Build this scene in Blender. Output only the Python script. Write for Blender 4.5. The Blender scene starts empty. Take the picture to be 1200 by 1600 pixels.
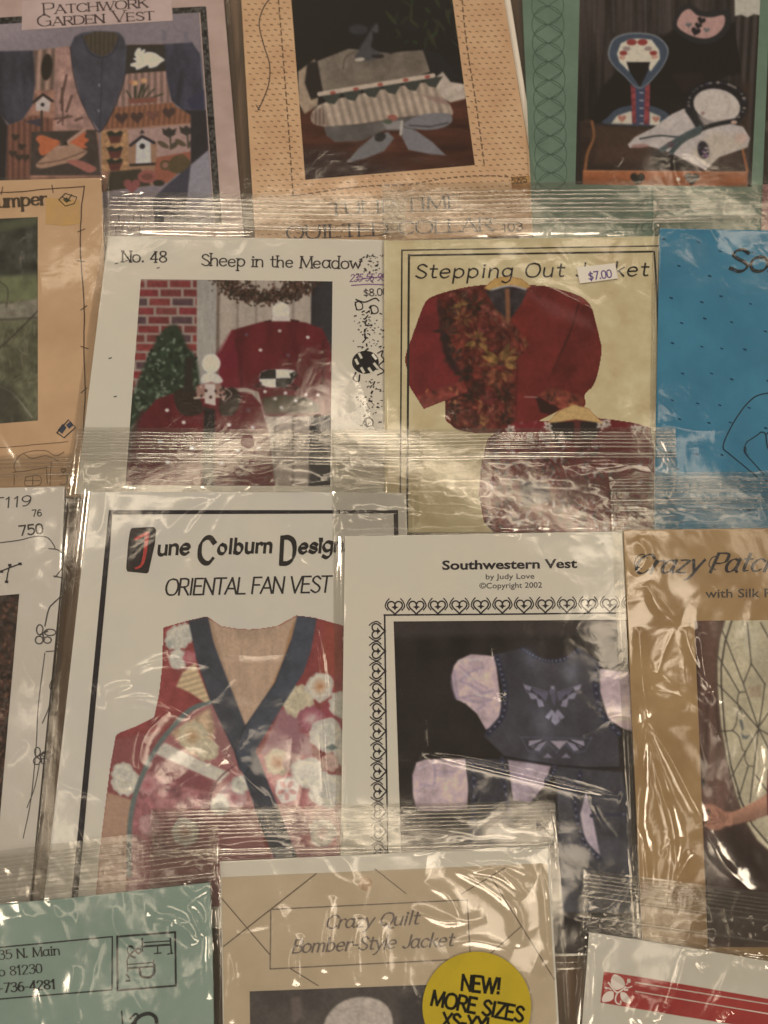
import bpy, math, random
import numpy as np
from mathutils import Vector

# ------------------------------------------------------------------ camera, light, exposure
scene = bpy.context.scene
col = scene.collection
W, H, F = 1200.0, 1600.0, 1400.0          # photograph size and focal length in its pixels
TILT = math.radians(16.4)
DIST = 0.45
CAM = np.array([0.0, -DIST * math.sin(TILT), DIST * math.cos(TILT)])
cam_d = bpy.data.cameras.new("camera")
cam = bpy.data.objects.new("camera", cam_d)
col.objects.link(cam)
cam.location = CAM
cam.rotation_euler = (TILT, 0, 0)
cam_d.sensor_fit = 'VERTICAL'
cam_d.sensor_height = 36.0
cam_d.lens = F / H * 36.0
cam_d.clip_start = 0.01
cam_d.clip_end = 60.0
cam_d.dof.use_dof = True
cam_d.dof.focus_distance = 0.437
cam_d.dof.aperture_fstop = 9.0
scene.camera = cam

scene.view_settings.view_transform = 'Standard'
scene.view_settings.look = 'None'
scene.view_settings.gamma = 1.0
scene.view_settings.use_curve_mapping = False
scene.view_settings.exposure = 0.33

world = bpy.data.worlds.new("World")
scene.world = world
world.use_nodes = True
bg = world.node_tree.nodes["Background"]
bg.inputs[0].default_value = (1.0, 0.82, 0.62, 1)
bg.inputs[1].default_value = 0.06

def area(name, loc, target, sx, sy, power, colr):
    d = bpy.data.lights.new(name, 'AREA')
    d.shape = 'RECTANGLE'; d.size = sx; d.size_y = sy
    d.energy = power; d.color = colr
    o = bpy.data.objects.new(name, d); col.objects.link(o)
    o.location = loc
    o.rotation_euler = (Vector(target) - Vector(loc)).to_track_quat('-Z', 'Y').to_euler()
    return o
WARM = (1.0, 0.82, 0.605)
def overhead_light(px, py, h, sx, sy, power):
    """an unseen area light overhead, placed for its reflection in the film; px, py: where a flat sheet on the table mirrors it to this camera"""
    a, b_ = (px - W / 2) / F, (H / 2 - py) / F
    d = np.array([a, b_ * math.cos(TILT) + math.sin(TILT), b_ * math.sin(TILT) - math.cos(TILT)])
    p = CAM + d * (-CAM[2] / d[2]); r = d * np.array([1, 1, -1]); l = p + r * (h / r[2])
    return area("unseen_overhead_light", tuple(l), tuple(p), sx, sy, power, WARM)
overhead_light(560, 1960, 1.8, 1.1, 0.18, 6.0)
overhead_light(-330, 760, 1.8, 0.20, 0.4, 12.0)
overhead_light(1500, 520, 1.8, 0.20, 0.4, 3.5)
overhead_light(250, -300, 1.9, 0.5, 0.2, 10.0)
overhead_light(950, -330, 1.9, 0.5, 0.2, 5.0)
overhead_light(-260, 1560, 1.8, 0.22, 0.22, 2.0)
overhead_light(1440, 1330, 1.8, 0.22, 0.22, 2.0)
overhead_light(810, 1440, 2.0, 0.40, 0.26, 1.0)  # this and the next two: dim panels added for sheen patches on the film
overhead_light(1030, 1000, 2.0, 0.18, 0.30, 0.7)
overhead_light(430, 1230, 2.0, 0.10, 0.40, 0.25)
# slim lights added so the bag headers and zips mirror bright bands
for px, py, ln, pw in ((330, 768, 1.0, 1.0), (790, 786, 1.1, 1.15), (1150, 796, 0.6, 0.35), (330, 380, 1.0, 0.7), (780, 374, 0.9, 0.7), (1130, 345, 0.6, 0.5), (110, 1365, 0.8, 0.5), (560, 1330, 1.0, 0.95), (1090, 1410, 0.7, 0.45)):
    overhead_light(px, py, 2.0, ln, 0.06, pw * 0.8)

scene.render.engine = 'CYCLES'
cy = scene.cycles
cy.max_bounces = 12; cy.diffuse_bounces = 3; cy.glossy_bounces = 3
cy.transmission_bounces = 8; cy.transparent_max_bounces = 40
cy.caustics_reflective = False; cy.caustics_refractive = False
cy.sample_clamp_indirect = 3.0
cy.blur_glossy = 0.5
cy.use_denoising = True

# ------------------------------------------------------------------ colour helpers
LIGHT = np.array([0.74, 0.628, 0.485])      # how bright a white sheet comes out, per channel
VEIL = np.array([0.010, 0.0088, 0.0075])
def lin(c):
    c = np.asarray(c, float) / 255.0
    return np.where(c <= 0.04045, c / 12.92, ((c + 0.055) / 1.055) ** 2.4)
def alb(c):
    return np.clip((lin(c) - VEIL) / LIGHT, 0.004, 0.85)
def rgba(c):
    a = alb(c); return (float(a[0]), float(a[1]), float(a[2]), 1.0)

# ------------------------------------------------------------------ geometry helpers: a pixel of the photograph at a height above the table
ST, CT = math.sin(TILT), math.cos(TILT)
def PX(x, y, z):
    x = np.asarray(x, float); y = np.asarray(y, float); z = np.asarray(z, float)
    a = (x - W / 2) / F; b = (H / 2 - y) / F
    dx = a; dy = b * CT + ST; dz = b * ST - CT
    t = (z - CAM[2]) / dz
    return np.stack([CAM[0] + dx * t, CAM[1] + dy * t, z + 0 * t], -1)

def sstep(a, b, x):
    t = np.clip((x - a) / (b - a), 0, 1); return t * t * (3 - 2 * t)

def vnoise(X, Y, seed=0):
    xi = np.floor(X).astype(np.int64); yi = np.floor(Y).astype(np.int64)
    fx = X - xi; fy = Y - yi
    fx = fx * fx * (3 - 2 * fx); fy = fy * fy * (3 - 2 * fy)
    def h(i, j):
        n = (i * 374761393 + j * 668265263 + seed * 974634541) & 0x7fffffff
        n = ((n ^ (n >> 13)) * 1274126177) & 0x7fffffff
        n = (n ^ (n >> 16)) & 0xffffff
        return n / float(0xffffff)
    return (h(xi, yi) * (1 - fx) + h(xi + 1, yi) * fx) * (1 - fy) + (h(xi, yi + 1) * (1 - fx) + h(xi + 1, yi + 1) * fx) * fy
def fbm(X, Y, s, seed=0, o=4):
    r = 0; a = 0.5; t = 0
    for k in range(o):
        r = r + a * vnoise(X / s + 17.3 * k, Y / s - 9.1 * k, seed + k); t += a; a *= 0.55; s *= 0.5
    return r / t

def crm(pts, n=8, closed=False):
    """Catmull-Rom curve through pts"""
    p = np.asarray(pts, float)
    if len(p) < 3: return p
    if closed: q = np.vstack([p[-1], p, p[0], p[1]])
    else: q = np.vstack([2 * p[0] - p[1], p, 2 * p[-1] - p[-2]])
    out = []
    for i in range(1, len(q) - 2):
        t = np.linspace(0, 1, n, endpoint=False)[:, None]
        a, b, c, d = q[i - 1], q[i], q[i + 1], q[i + 2]
        out.append(0.5 * (2 * b + (c - a) * t + (2 * a - 5 * b + 4 * c - d) * t ** 2 + (3 * b - a - 3 * c + d) * t ** 3))
    out = np.vstack(out)
    if not closed: out = np.vstack([out, p[-1]])
    return out

def seg_dist(X, Y, pts, closed=False):
    """distance to a polyline and the position along it (0..1)"""
    p = np.asarray(pts, float)
    if closed: p = np.vstack([p, p[0]])
    L = np.hypot(*(p[1:] - p[:-1]).T); cum = np.concatenate([[0], np.cumsum(L)]); tot = max(cum[-1], 1e-9)
    best = np.full(X.shape, 1e9); T = np.zeros(X.shape)
    for i in range(len(p) - 1):
        ax, ay = p[i]; bx, by = p[i + 1]; dx, dy = bx - ax, by - ay
        ll = dx * dx + dy * dy + 1e-12
        t = np.clip(((X - ax) * dx + (Y - ay) * dy) / ll, 0, 1)
        d = (X - ax - t * dx) ** 2 + (Y - ay - t * dy) ** 2
        m = d < best
        best = np.where(m, d, best); T = np.where(m, (cum[i] + t * L[i]) / tot, T)
    return np.sqrt(best), T
def inside(X, Y, pts):
    p = np.asarray(pts, float); r = np.zeros(X.shape, bool); n = len(p)
    for i in range(n):
        x1, y1 = p[i]; x2, y2 = p[(i + 1) % n]
        if y1 == y2: continue
        c = ((y1 > Y) != (y2 > Y)) & (X < (x2 - x1) * (Y - y1) / (y2 - y1) + x1)
        r ^= c
    return r
def sdist(X, Y, pts):
    d, _ = seg_dist(X, Y, pts, True)
    return np.where(inside(X, Y, pts), d, -d)

def mesh_obj(name, verts, faces, mat, parent=None, vcol=None, smooth=False):
    me = bpy.data.meshes.new(name)
    verts = np.asarray(verts, float)
    if parent is not None: verts = verts - np.array(root_loc(parent))
    if isinstance(faces, np.ndarray):
        k = faces.shape[1]
        me.vertices.add(len(verts)); me.vertices.foreach_set("co", verts.astype(np.float32).ravel())
        me.loops.add(faces.size); me.loops.foreach_set("vertex_index", faces.astype(np.int32).ravel())
        me.polygons.add(len(faces)); me.polygons.foreach_set("loop_start", np.arange(0, faces.size, k, dtype=np.int32))
        me.polygons.foreach_set("loop_total", np.full(len(faces), k, dtype=np.int32))
        me.update(calc_edges=True)
    else:
        me.from_pydata([tuple(v) for v in verts], [], faces); me.update()
    if vcol is not None:
        at = me.attributes.new("print", 'FLOAT_COLOR', 'POINT')
        c = np.ones((len(verts), 4), np.float32); c[:, :3] = vcol
        at.data.foreach_set("color", c.ravel())
    if smooth: me.polygons.foreach_set("use_smooth", np.ones(len(me.polygons), bool))
    me.materials.append(mat)
    o = bpy.data.objects.new(name, me); col.objects.link(o)
    if parent is not None: o.parent = parent
    return o
def root_loc(o):
    while o.parent is not None: o = o.parent
    return o.location

# ------------------------------------------------------------------ materials
def nodes(name):
    m = bpy.data.materials.new(name); m.use_nodes = True
    nt = m.node_tree; return m, nt, nt.nodes["Principled BSDF"]
def paper(name, c, c2=None, scale=60.0, mix=0.5, rough=0.6, stretch=(1, 1, 1), spec=0.25):
    """uncoated printed paper: base colour with a faint second tone in soft mottling, fibre bump"""
    m, nt, b = nodes(name)
    tc = nt.nodes.new("ShaderNodeTexCoord"); mp = nt.nodes.new("ShaderNodeMapping"); mp.inputs["Scale"].default_value = stretch
    nt.links.new(tc.outputs["Object"], mp.inputs[0])
    n = nt.nodes.new("ShaderNodeTexNoise"); n.inputs["Scale"].default_value = scale; n.inputs["Detail"].default_value = 6
    n.inputs["Roughness"].default_value = 0.62
    nt.links.new(mp.outputs[0], n.inputs[0])
    r = nt.nodes.new("ShaderNodeValToRGB"); r.color_ramp.elements[0].position = 0.5 - 0.25 * mix; r.color_ramp.elements[1].position = 0.5 + 0.25 * mix
    a = rgba(c); d = rgba(c2) if c2 is not None else tuple(x * 0.955 for x in a[:3]) + (1,)
    r.color_ramp.elements[0].color = d; r.color_ramp.elements[1].color = a
    nt.links.new(n.outputs[0], r.inputs[0]); nt.links.new(r.outputs[0], b.inputs["Base Color"])
    f = nt.nodes.new("ShaderNodeTexNoise"); f.inputs["Scale"].default_value = 900; f.inputs["Detail"].default_value = 3
    nt.links.new(tc.outputs["Object"], f.inputs[0])
    bp = nt.nodes.new("ShaderNodeBump"); bp.inputs["Strength"].default_value = 0.12; bp.inputs["Distance"].default_value = 0.0004
    nt.links.new(f.outputs[0], bp.inputs["Height"]); nt.links.new(bp.outputs[0], b.inputs["Normal"])
    b.inputs["Roughness"].default_value = rough
    b.inputs["Specular IOR Level"].default_value = spec
    return m
def ink(name, c, wear=0.0):
    m, nt, b = nodes(name)
    n = nt.nodes.new("ShaderNodeTexNoise"); n.inputs["Scale"].default_value = 700; n.inputs["Detail"].default_value = 4
    tc = nt.nodes.new("ShaderNodeTexCoord"); nt.links.new(tc.outputs["Object"], n.inputs[0])
    r = nt.nodes.new("ShaderNodeValToRGB"); a = rgba(c)
    r.color_ramp.elements[0].position = 0.35; r.color_ramp.elements[1].position = 0.75
    r.color_ramp.elements[0].color = a; r.color_ramp.elements[1].color = tuple(min(0.8, x * 1.5 + 0.006 + wear) for x in a[:3]) + (1,)
    nt.links.new(n.outputs[0], r.inputs[0]); nt.links.new(r.outputs[0], b.inputs["Base Color"])
    b.inputs["Roughness"].default_value = 0.6; b.inputs["Specular IOR Level"].default_value = 0.2
    return m
def print_mat():
    """colour print: ink laid down per point, broken by a fine print grain"""
    m, nt, b = nodes("colour_print")
    a = nt.nodes.new("ShaderNodeAttribute"); a.attribute_name = "print"
    tc = nt.nodes.new("ShaderNodeTexCoord")
    n = nt.nodes.new("ShaderNodeTexNoise"); n.inputs["Scale"].default_value = 1100; n.inputs["Detail"].default_value = 3
    nt.links.new(tc.outputs["Object"], n.inputs[0])
    mr = nt.nodes.new("ShaderNodeMapRange"); mr.inputs[1].default_value = 0.3; mr.inputs[2].default_value = 0.7
    mr.inputs[3].default_value = 0.93; mr.inputs[4].default_value = 1.06
    nt.links.new(n.outputs[0], mr.inputs[0])
    mx = nt.nodes.new("ShaderNodeVectorMath"); mx.operation = 'SCALE'
    nt.links.new(a.outputs["Color"], mx.inputs[0]); nt.links.new(mr.outputs[0], mx.inputs["Scale"])
    nt.links.new(mx.outputs[0], b.inputs["Base Color"])
    b.inputs["Roughness"].default_value = 0.5; b.inputs["Specular IOR Level"].default_value = 0.25
    return m
def film_mat(name, gloss=1.0, milk=0.009, rough=0.095, tint=(0.975, 0.97, 0.955), bump=0.10):
    """thin clear plastic film: mostly see-through, a Fresnel share mirrored, a little milky"""
    m = bpy.data.materials.new(name); m.use_nodes = True
    nt = m.node_tree; nt.nodes.clear()
    out = nt.nodes.new("ShaderNodeOutputMaterial")
    tr = nt.nodes.new("ShaderNodeBsdfTransparent"); tr.inputs[0].default_value = tint + (1,)
    gl = nt.nodes.new("ShaderNodeBsdfAnisotropic"); gl.distribution = 'GGX'; gl.inputs["Roughness"].default_value = rough
    gl.inputs[0].default_value = (1, 1, 1, 1)
    di = nt.nodes.new("ShaderNodeBsdfDiffuse"); di.inputs[0].default_value = (0.85, 0.85, 0.84, 1)
    # thin sheet: the same Schlick reflectance from either side
    ge = nt.nodes.new("ShaderNodeNewGeometry")
    dt = nt.nodes.new("ShaderNodeVectorMath"); dt.operation = 'DOT_PRODUCT'
    nt.links.new(ge.outputs["Normal"], dt.inputs[0]); nt.links.new(ge.outputs["Incoming"], dt.inputs[1])
    def mth(op, a, b=None, clamp=False):
        n = nt.nodes.new("ShaderNodeMath"); n.operation = op; n.use_clamp = clamp
        for i, v in enumerate((a, b)):
            if v is None: continue
            if isinstance(v, (int, float)): n.inputs[i].default_value = v
            else: nt.links.new(v, n.inputs[i])
        return n.outputs[0]
    f5 = mth('POWER', mth('SUBTRACT', 1.0, mth('ABSOLUTE', dt.outputs["Value"])), 5.0)
    ml_out = mth('MULTIPLY', mth('ADD', mth('MULTIPLY', f5, 0.9), 0.04), 2.4 * gloss, True)
    ml_out = mth('MINIMUM', ml_out, 0.6)
    tc = nt.nodes.new("ShaderNodeTexCoord")
    n1 = nt.nodes.new("ShaderNodeTexNoise"); n1.inputs["Scale"].default_value = 60; n1.inputs["Detail"].default_value = 2; n1.inputs["Distortion"].default_value = 0.8
    nt.links.new(tc.outputs["Object"], n1.inputs[0])
    bp = nt.nodes.new("ShaderNodeBump"); bp.inputs["Strength"].default_value = bump; bp.inputs["Distance"].default_value = 0.0016
    n2 = nt.nodes.new("ShaderNodeTexNoise"); n2.inputs["Scale"].default_value = 240; n2.inputs["Detail"].default_value = 2; n2.inputs["Distortion"].default_value = 1.5
    nt.links.new(tc.outputs["Object"], n2.inputs[0])
    bp2 = nt.nodes.new("ShaderNodeBump"); bp2.inputs["Strength"].default_value = bump * 0.3; bp2.inputs["Distance"].default_value = 0.0004
    nt.links.new(n2.outputs[0], bp2.inputs["Height"]); nt.links.new(bp2.outputs[0], bp.inputs["Normal"])
    nt.links.new(n1.outputs[0], bp.inputs["Height"])
    nt.links.new(bp.outputs[0], gl.inputs["Normal"])
    m1 = nt.nodes.new("ShaderNodeMixShader"); m1.inputs[0].default_value = milk
    nt.links.new(tr.outputs[0], m1.inputs[1]); nt.links.new(di.outputs[0], m1.inputs[2])
    m2 = nt.nodes.new("ShaderNodeMixShader")
    nt.links.new(ml_out, m2.inputs[0]); nt.links.new(m1.outputs[0], m2.inputs[1]); nt.links.new(gl.outputs[0], m2.inputs[2])
    nt.links.new(m2.outputs[0], out.inputs[0])
    return m
PRINT = print_mat()
FILM = film_mat("clear_film")
ZIPF = film_mat("ribbed_zip_plastic", gloss=2.3, tint=(0.955, 0.95, 0.935), milk=0.012, rough=0.11, bump=0.03)
BLACK = ink("black_ink", (34, 31, 31))
_inks = {}
def inkc(c):
    c = tuple(c)
    if c not in _inks: _inks[c] = ink("printing_ink", c)
    return _inks[c]

# ------------------------------------------------------------------ a packet: Empty > cover (> photo, title ...), bag (> zip_seal)
MM = 0.001
class Packet:
    def __init__(s, label, top, bottom, left, right, group="bagged sewing patterns laid out in rows"):
        """top / bottom = (y pixel, height mm); left / right = (x pixel, extra height mm)"""
        s.t, s.b, s.l, s.r = top, bottom, left, right
        cx, cy_ = (left[0] + right[0]) / 2, (top[0] + bottom[0]) / 2
        o = bpy.data.objects.new("sewing_pattern_packet", None); col.objects.link(o)
        o.location = PX(cx, cy_, s.z(cx, cy_)); o.empty_display_size = 0.02
        o["label"] = label; o["category"] = "sewing pattern"; o["group"] = group
        s.o = o; s.cov = None
        s.ink_n = 0
    def z(s, x, y, mm=0.0):
        t = (y - s.t[0]) / (s.b[0] - s.t[0]); u = (x - s.l[0]) / (s.r[0] - s.l[0])
        return (s.t[1] + t * (s.b[1] - s.t[1]) + s.l[1] + np.clip(u, -1, 2) * (s.r[1] - s.l[1]) + mm) * MM
    def p(s, x, y, mm):
        x = np.asarray(x, float); y = np.asarray(y, float)
        return PX(x, y, s.z(x, y, mm))
    def slab(s, name, poly, z0, z1, mat, parent, label=None, sub=0):
        """flat sheet with a real thickness; poly in pixels"""
        q = np.asarray(poly, float); n = len(q)
        top = s.p(q[:, 0], q[:, 1], z1)
        bot = top.copy(); bot[:, 2] -= (z1 - z0) * MM
        faces = [list(range(n))[::-1], list(range(n, 2 * n))] + [[i, (i + 1) % n, n + (i + 1) % n, n + i] for i in range(n)]
        # winding: the pixel y axis points down, so a clockwise pixel polygon is clockwise seen from above
        o = mesh_obj(name, np.vstack([top, bot]), faces, mat, parent)
        if label: o["label"] = label
        return o
    def cover(s, poly, mat, label=None, thick=0.8):
        s.cq = np.asarray(poly, float)
        s.cov = s.slab("cover", poly, 1.0 - thick, 1.0, mat, s.o, label)
        return s.cov
    def pic(s, name, pic, mm=1.05, parent=None, label=None):
        v, f, c = pic.mesh()
        P = s.p(v[:, 0], v[:, 1], mm)
        o = mesh_obj(name, P, f, PRINT, parent or s.cov, vcol=c)
        if label: o["label"] = label
        return o
    def ribbons(s, name, strokes, mat, mm=1.12, parent=None, label=None):
        """strokes: list of (points, widths) in pixels -> one flat mesh of inked strokes"""
        V, Fq, n = [], [], 0
        for k, (pts, w) in enumerate(strokes):
            p = np.asarray(pts, float)
            keep = np.concatenate([[True], np.hypot(*(p[1:] - p[:-1]).T) > 1e-4]); p = p[keep]
            if len(p) < 2: continue
            w = np.broadcast_to(np.asarray(w, float), (len(keep),))[keep] if np.ndim(w) else np.full(len(p), float(w))
            d = np.gradient(p, axis=0); d /= np.maximum(np.hypot(d[:, 0], d[:, 1]), 1e-9)[:, None]
            nrm = np.stack([-d[:, 1], d[:, 0]], -1)
            p = p.copy(); p[0] -= d[0] * w[0] * 0.35; p[-1] += d[-1] * w[-1] * 0.35
            a = p + nrm * w[:, None] / 2; b = p - nrm * w[:, None] / 2
            zz = mm + 0.004 * (k % 9)
            V.append(s.p(a[:, 0], a[:, 1], zz)); V.append(s.p(b[:, 0], b[:, 1], zz))
            m = len(p); i = np.arange(m - 1)
            Fq.append(np.stack([n + i, n + i + 1, n + m + i + 1, n + m + i], -1)); n += 2 * m
        o = mesh_obj(name, np.vstack(V), np.vstack(Fq), mat, parent or s.cov)
        if label: o["label"] = label
        return o
    def fills(s, name, polys, mat, mm=1.10, parent=None, label=None):
        V, Fq, n = [], [], 0
        for k, q in enumerate(polys):
            q = np.asarray(q, float); V.append(s.p(q[:, 0], q[:, 1], mm + 0.004 * (k % 9))); Fq.append(list(range(n, n + len(q)))[::-1]); n += len(q)
        o = mesh_obj(name, np.vstack(V), Fq, mat, parent or s.cov)
        if label: o["label"] = label
        return o
    def bag(s, quad, leaf=None, creases=(), holes=(), seed=1, wr=1.0, nrand=26, step=2.2, header=None, hn=16, hz=50, zdir=(0.3, 1.0), low=1.0):
        """front film over the cover with folds and creases, back film below; quad TL TR BR BL"""
        leaf = s.cq if leaf is None else np.asarray(leaf, float)
        q = np.asarray(quad, float)
        nu = int(np.hypot(*(q[1] - q[0])) / step); nv = int(np.hypot(*(q[3] - q[0])) / step)
        U, Vv = np.meshgrid(np.linspace(0, 1, nu), np.linspace(0, 1, nv))
        X = (q[0, 0] * (1 - U) + q[1, 0] * U) * (1 - Vv) + (q[3, 0] * (1 - U) + q[2, 0] * U) * Vv
        Y = (q[0, 1] * (1 - U) + q[1, 1] * U) * (1 - Vv) + (q[3, 1] * (1 - U) + q[2, 1] * U) * Vv
        X += (fbm(Y, 0 * Y, 40, seed) - 0.5) * 4.0 * (1 - 2 * np.minimum(U, 0.5)) + (fbm(Y, 0 * Y, 40, seed + 5) - 0.5) * 4.0 * (2 * np.maximum(U, 0.5) - 1)
        Y += (fbm(X, 0 * X, 50, seed + 9) - 0.5) * 3.0 * np.clip(1 - Vv * 6, 0, 1)
        hs = []
        for (hx, hy, hr) in holes:
            r = np.hypot(X - hx, Y - hy); m = np.abs(r - hr) < step * 0.75
            k = np.where(m, hr / np.maximum(r, 1e-6), 1.0)
            X = hx + (X - hx) * k; Y = hy + (Y - hy) * k; hs.append((hx, hy, hr))
        de = sdist(X, Y, q); dl = sdist(X, Y, leaf)
        on = sstep(-11, 0.5, dl)
        rng = random.Random(seed)
        Wk = np.zeros(X.shape)
        qx0, qx1 = q[:, 0].min(), q[:, 0].max(); qy0, qy1 = q[:, 1].min(), q[:, 1].max()
        for i in range(nrand):
            a = rng.gauss(math.pi / 2 if rng.random() < zdir[0] else rng.uniform(0, math.pi), 0.35)
            L = rng.uniform(50, 190); x0 = rng.uniform(qx0, qx1); y0 = rng.uniform(max(qy0, -60), min(qy1, 1660))
            c = rng.uniform(-0.25, 0.25)
            pts = [(x0 + math.cos(a) * L * (t - .5) - math.sin(a) * c * L * (t - .5) ** 2 * 4, y0 + math.sin(a) * L * (t - .5) + math.cos(a) * c * L * (t - .5) ** 2 * 4) for t in (0, .25, .5, .75, 1)]
            w = rng.uniform(2.6, 8.0); h = rng.uniform(0.06, 0.2) * (w / 5) * wr
            Wk += self_crease(X, Y, pts, w, h)
        for (pts, w, h) in creases:
            Wk += self_crease(X, Y, crm(pts, 5) if len(pts) > 2 else pts, w, h * 1.5)
        dtop, _ = seg_dist(X, Y, [q[0], q[1]])
        zoneh = sstep(hz - 4, hz + 8, dtop)      # the zip itself holds the film straight
        if header is not None:                       # short sharp crinkles in the empty film below the zip
            a0, a1 = q[0], q[1]
            for i in range(hn):
                t = rng.random() if rng.random() < .75 else rng.random() ** 3 * .25
                x0 = a0[0] + (a1[0] - a0[0]) * t; yb = leaf[0, 1] + (leaf[1, 1] - leaf[0, 1]) * t; yt = a0[1] + (a1[1] - a0[1]) * t
                y0 = rng.uniform(yt, max(yb, yt + 5)); L = rng.uniform(18, 80); a = rng.gauss(0, .45)
                c = rng.uniform(-.3, .3)
                pts = [(x0 + math.cos(a) * L * (t_ - .5) - math.sin(a) * c * L * (t_ - .5) ** 2 * 4, y0 + math.sin(a) * L * (t_ - .5) + math.cos(a) * c * L * (t_ - .5) ** 2 * 4) for t_ in (0, .25, .5, .75, 1)]
                Wk += self_crease(X, Y, pts, rng.uniform(2.2, 6.0), rng.uniform(.15, .6)) * (0.3 + 0.7 * zoneh)
        soft = (fbm(X, Y, 85, seed + 3, 3) - 0.45) * 0.5 * low
        if header is not None:                       # the empty film above the sheet is more crumpled
            hd = sstep(4, -8, dl) * (Y < header) * (0.12 + 0.88 * zoneh)
            Wk += hd * (np.abs(fbm(X * .7, Y * 1.6, 46, seed + 7, 2) - 0.5) * 2.0 - 0.1)
        Z = 0.22 + 1.02 * on + (Wk + soft) * (0.55 + 0.45 * on)
        Z = 0.12 + (np.maximum(Z, 0.06 + 1.06 * on) - 0.12) * sstep(0, 5, de)
        front = s.p(X.ravel(), Y.ravel(), Z.ravel())
        back = s.p(q[:, 0], q[:, 1], 0.06)
        idx = np.arange(nu * nv).reshape(nv, nu)
        fq = np.stack([idx[:-1, :-1], idx[1:, :-1], idx[1:, 1:], idx[:-1, 1:]], -1).reshape(-1, 4)
        if hs:
            cx = X.ravel()[fq].mean(1); cyy = Y.ravel()[fq].mean(1); keep = np.ones(len(fq), bool)
            for (hx, hy, hr) in hs: keep &= np.hypot(cx - hx, cyy - hy) > hr * 0.97
            fq = fq[keep]
        n = nu * nv
        if hs:                                       # the back film is punched through as well
            hx, hy, hr = hs[0]; ang = np.linspace(0, 2 * math.pi, 24, endpoint=False)
            ring = s.p(hx + hr * np.cos(ang), hy + hr * np.sin(ang), 0.06)
            bv = [back]; bq = []
            cor = [(0, q[0]), (1, q[1]), (2, q[2]), (3, q[3])]
            ca = [math.atan2(c[1] - hy, c[0] - hx) % (2 * math.pi) for _, c in cor]
            for i in range(24):
                am = (ang[i] + math.pi / 24) % (2 * math.pi)
                j = min(range(4), key=lambda k: abs((am - ca[k] + math.pi) % (2 * math.pi) - math.pi))
                bq.append((i, (i + 1) % 24, j))
            tris = []
            for i, i2, j in bq: tris.append((n + 4 + i, n + 4 + i2, n + j))
            for i in range(24):
                j = bq[i][2]; j2 = bq[(i + 1) % 24][2]
                if j != j2: tris.append((n + 4 + (i + 1) % 24, n + j2, n + j))
            faces = [tuple(int(v) for v in f) for f in fq] + tris
            o = mesh_obj("bag", np.vstack([front, back, ring]), faces, FILM, s.o, smooth=True)
        else:
            fq = np.vstack([fq, np.array([[n, n + 1, n + 2, n + 3]])])
            o = mesh_obj("bag", np.vstack([front, back]), fq, FILM, s.o, smooth=True)
        s.bg = o
        return o
    def zips(s, a, b, ribs, seed=1, wob=0.5, parent=None, base=1.0, sag=0.0, holes=()):
        """zip closure along the line a -> b (pixels); ribs = list of (offset px downwards, radius px, height mm)"""
        a = np.array(a, float); b = np.array(b, float); n = int(np.hypot(*(b - a)) / 3) + 2
        t = np.linspace(0, 1, n); d = (b - a) / np.hypot(*(b - a)); nr = np.array([-d[1], d[0]])
        if nr[1] < 0: nr = -nr
        V, Fq, k, PXY = [], [], 0, []
        for j, (off, rad, hgt) in enumerate(ribs):
            c = a + (b - a) * t[:, None]
            wv = (fbm(c[:, 0], 0 * c[:, 0] + j * 2.0, 70, seed, 3) - 0.5) * 2 * wob + sag * 4 * t * (1 - t)
            zb = base + (fbm(c[:, 0], 0 * c[:, 0], 55, seed + 31, 3) - 0.4) * 0.3
            rr = rad * 1.3 * (0.9 + 0.2 * fbm(c[:, 0], 0 * c[:, 0] + j * 7.7, 35, seed + 2, 3))
            c = c + nr * (off + wv)[:, None]
            m = 7
            amp_ = 0.07 + 0.17 * fbm(c[:, 0], 0 * c[:, 0] + j * 5.1, 130, seed + 77, 3)
            for i, ph in enumerate(np.linspace(0, math.pi, m)):
                q_ = -1 + 2 * i / (m - 1)
                pt = c + nr * (q_ * rr)[:, None]
                PXY.append(pt); V.append(s.p(pt[:, 0], pt[:, 1], zb + (1 - q_ * q_) * amp_ * rad))
            i = np.arange(n - 1)
            for r in range(m - 1):
                o0 = k + r * n; o1 = o0 + n
                Fq.append(np.stack([o0 + i, o1 + i, o1 + i + 1, o0 + i + 1], -1))
            k += m * n
        Fq = np.vstack(Fq)
        if holes:
            allp = np.vstack(PXY)[Fq].mean(1)
            for hx, hy, hr in holes: Fq = Fq[np.hypot(allp[:, 0] - hx, allp[:, 1] - hy) > hr]; allp = np.vstack(PXY)[Fq].mean(1)
        return mesh_obj("zip_seal", np.vstack(V), Fq, ZIPF, parent or s.bg, smooth=True)
def self_crease(X, Y, pts, w, h):
    p = np.asarray(pts, float); r = w * 5
    m = (X > p[:, 0].min() - r) & (X < p[:, 0].max() + r) & (Y > p[:, 1].min() - r) & (Y < p[:, 1].max() + r)
    out = np.zeros(X.shape)
    if not m.any(): return out
    d, t = seg_dist(X[m], Y[m], p)
    out[m] = h * np.exp(-np.sqrt(d * d + (0.35 * w) ** 2) / w + 0.35) * np.clip(np.sin(math.pi * np.clip(t, 0.0, 1.0)), 0, 1) ** 0.6
    return out

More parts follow.
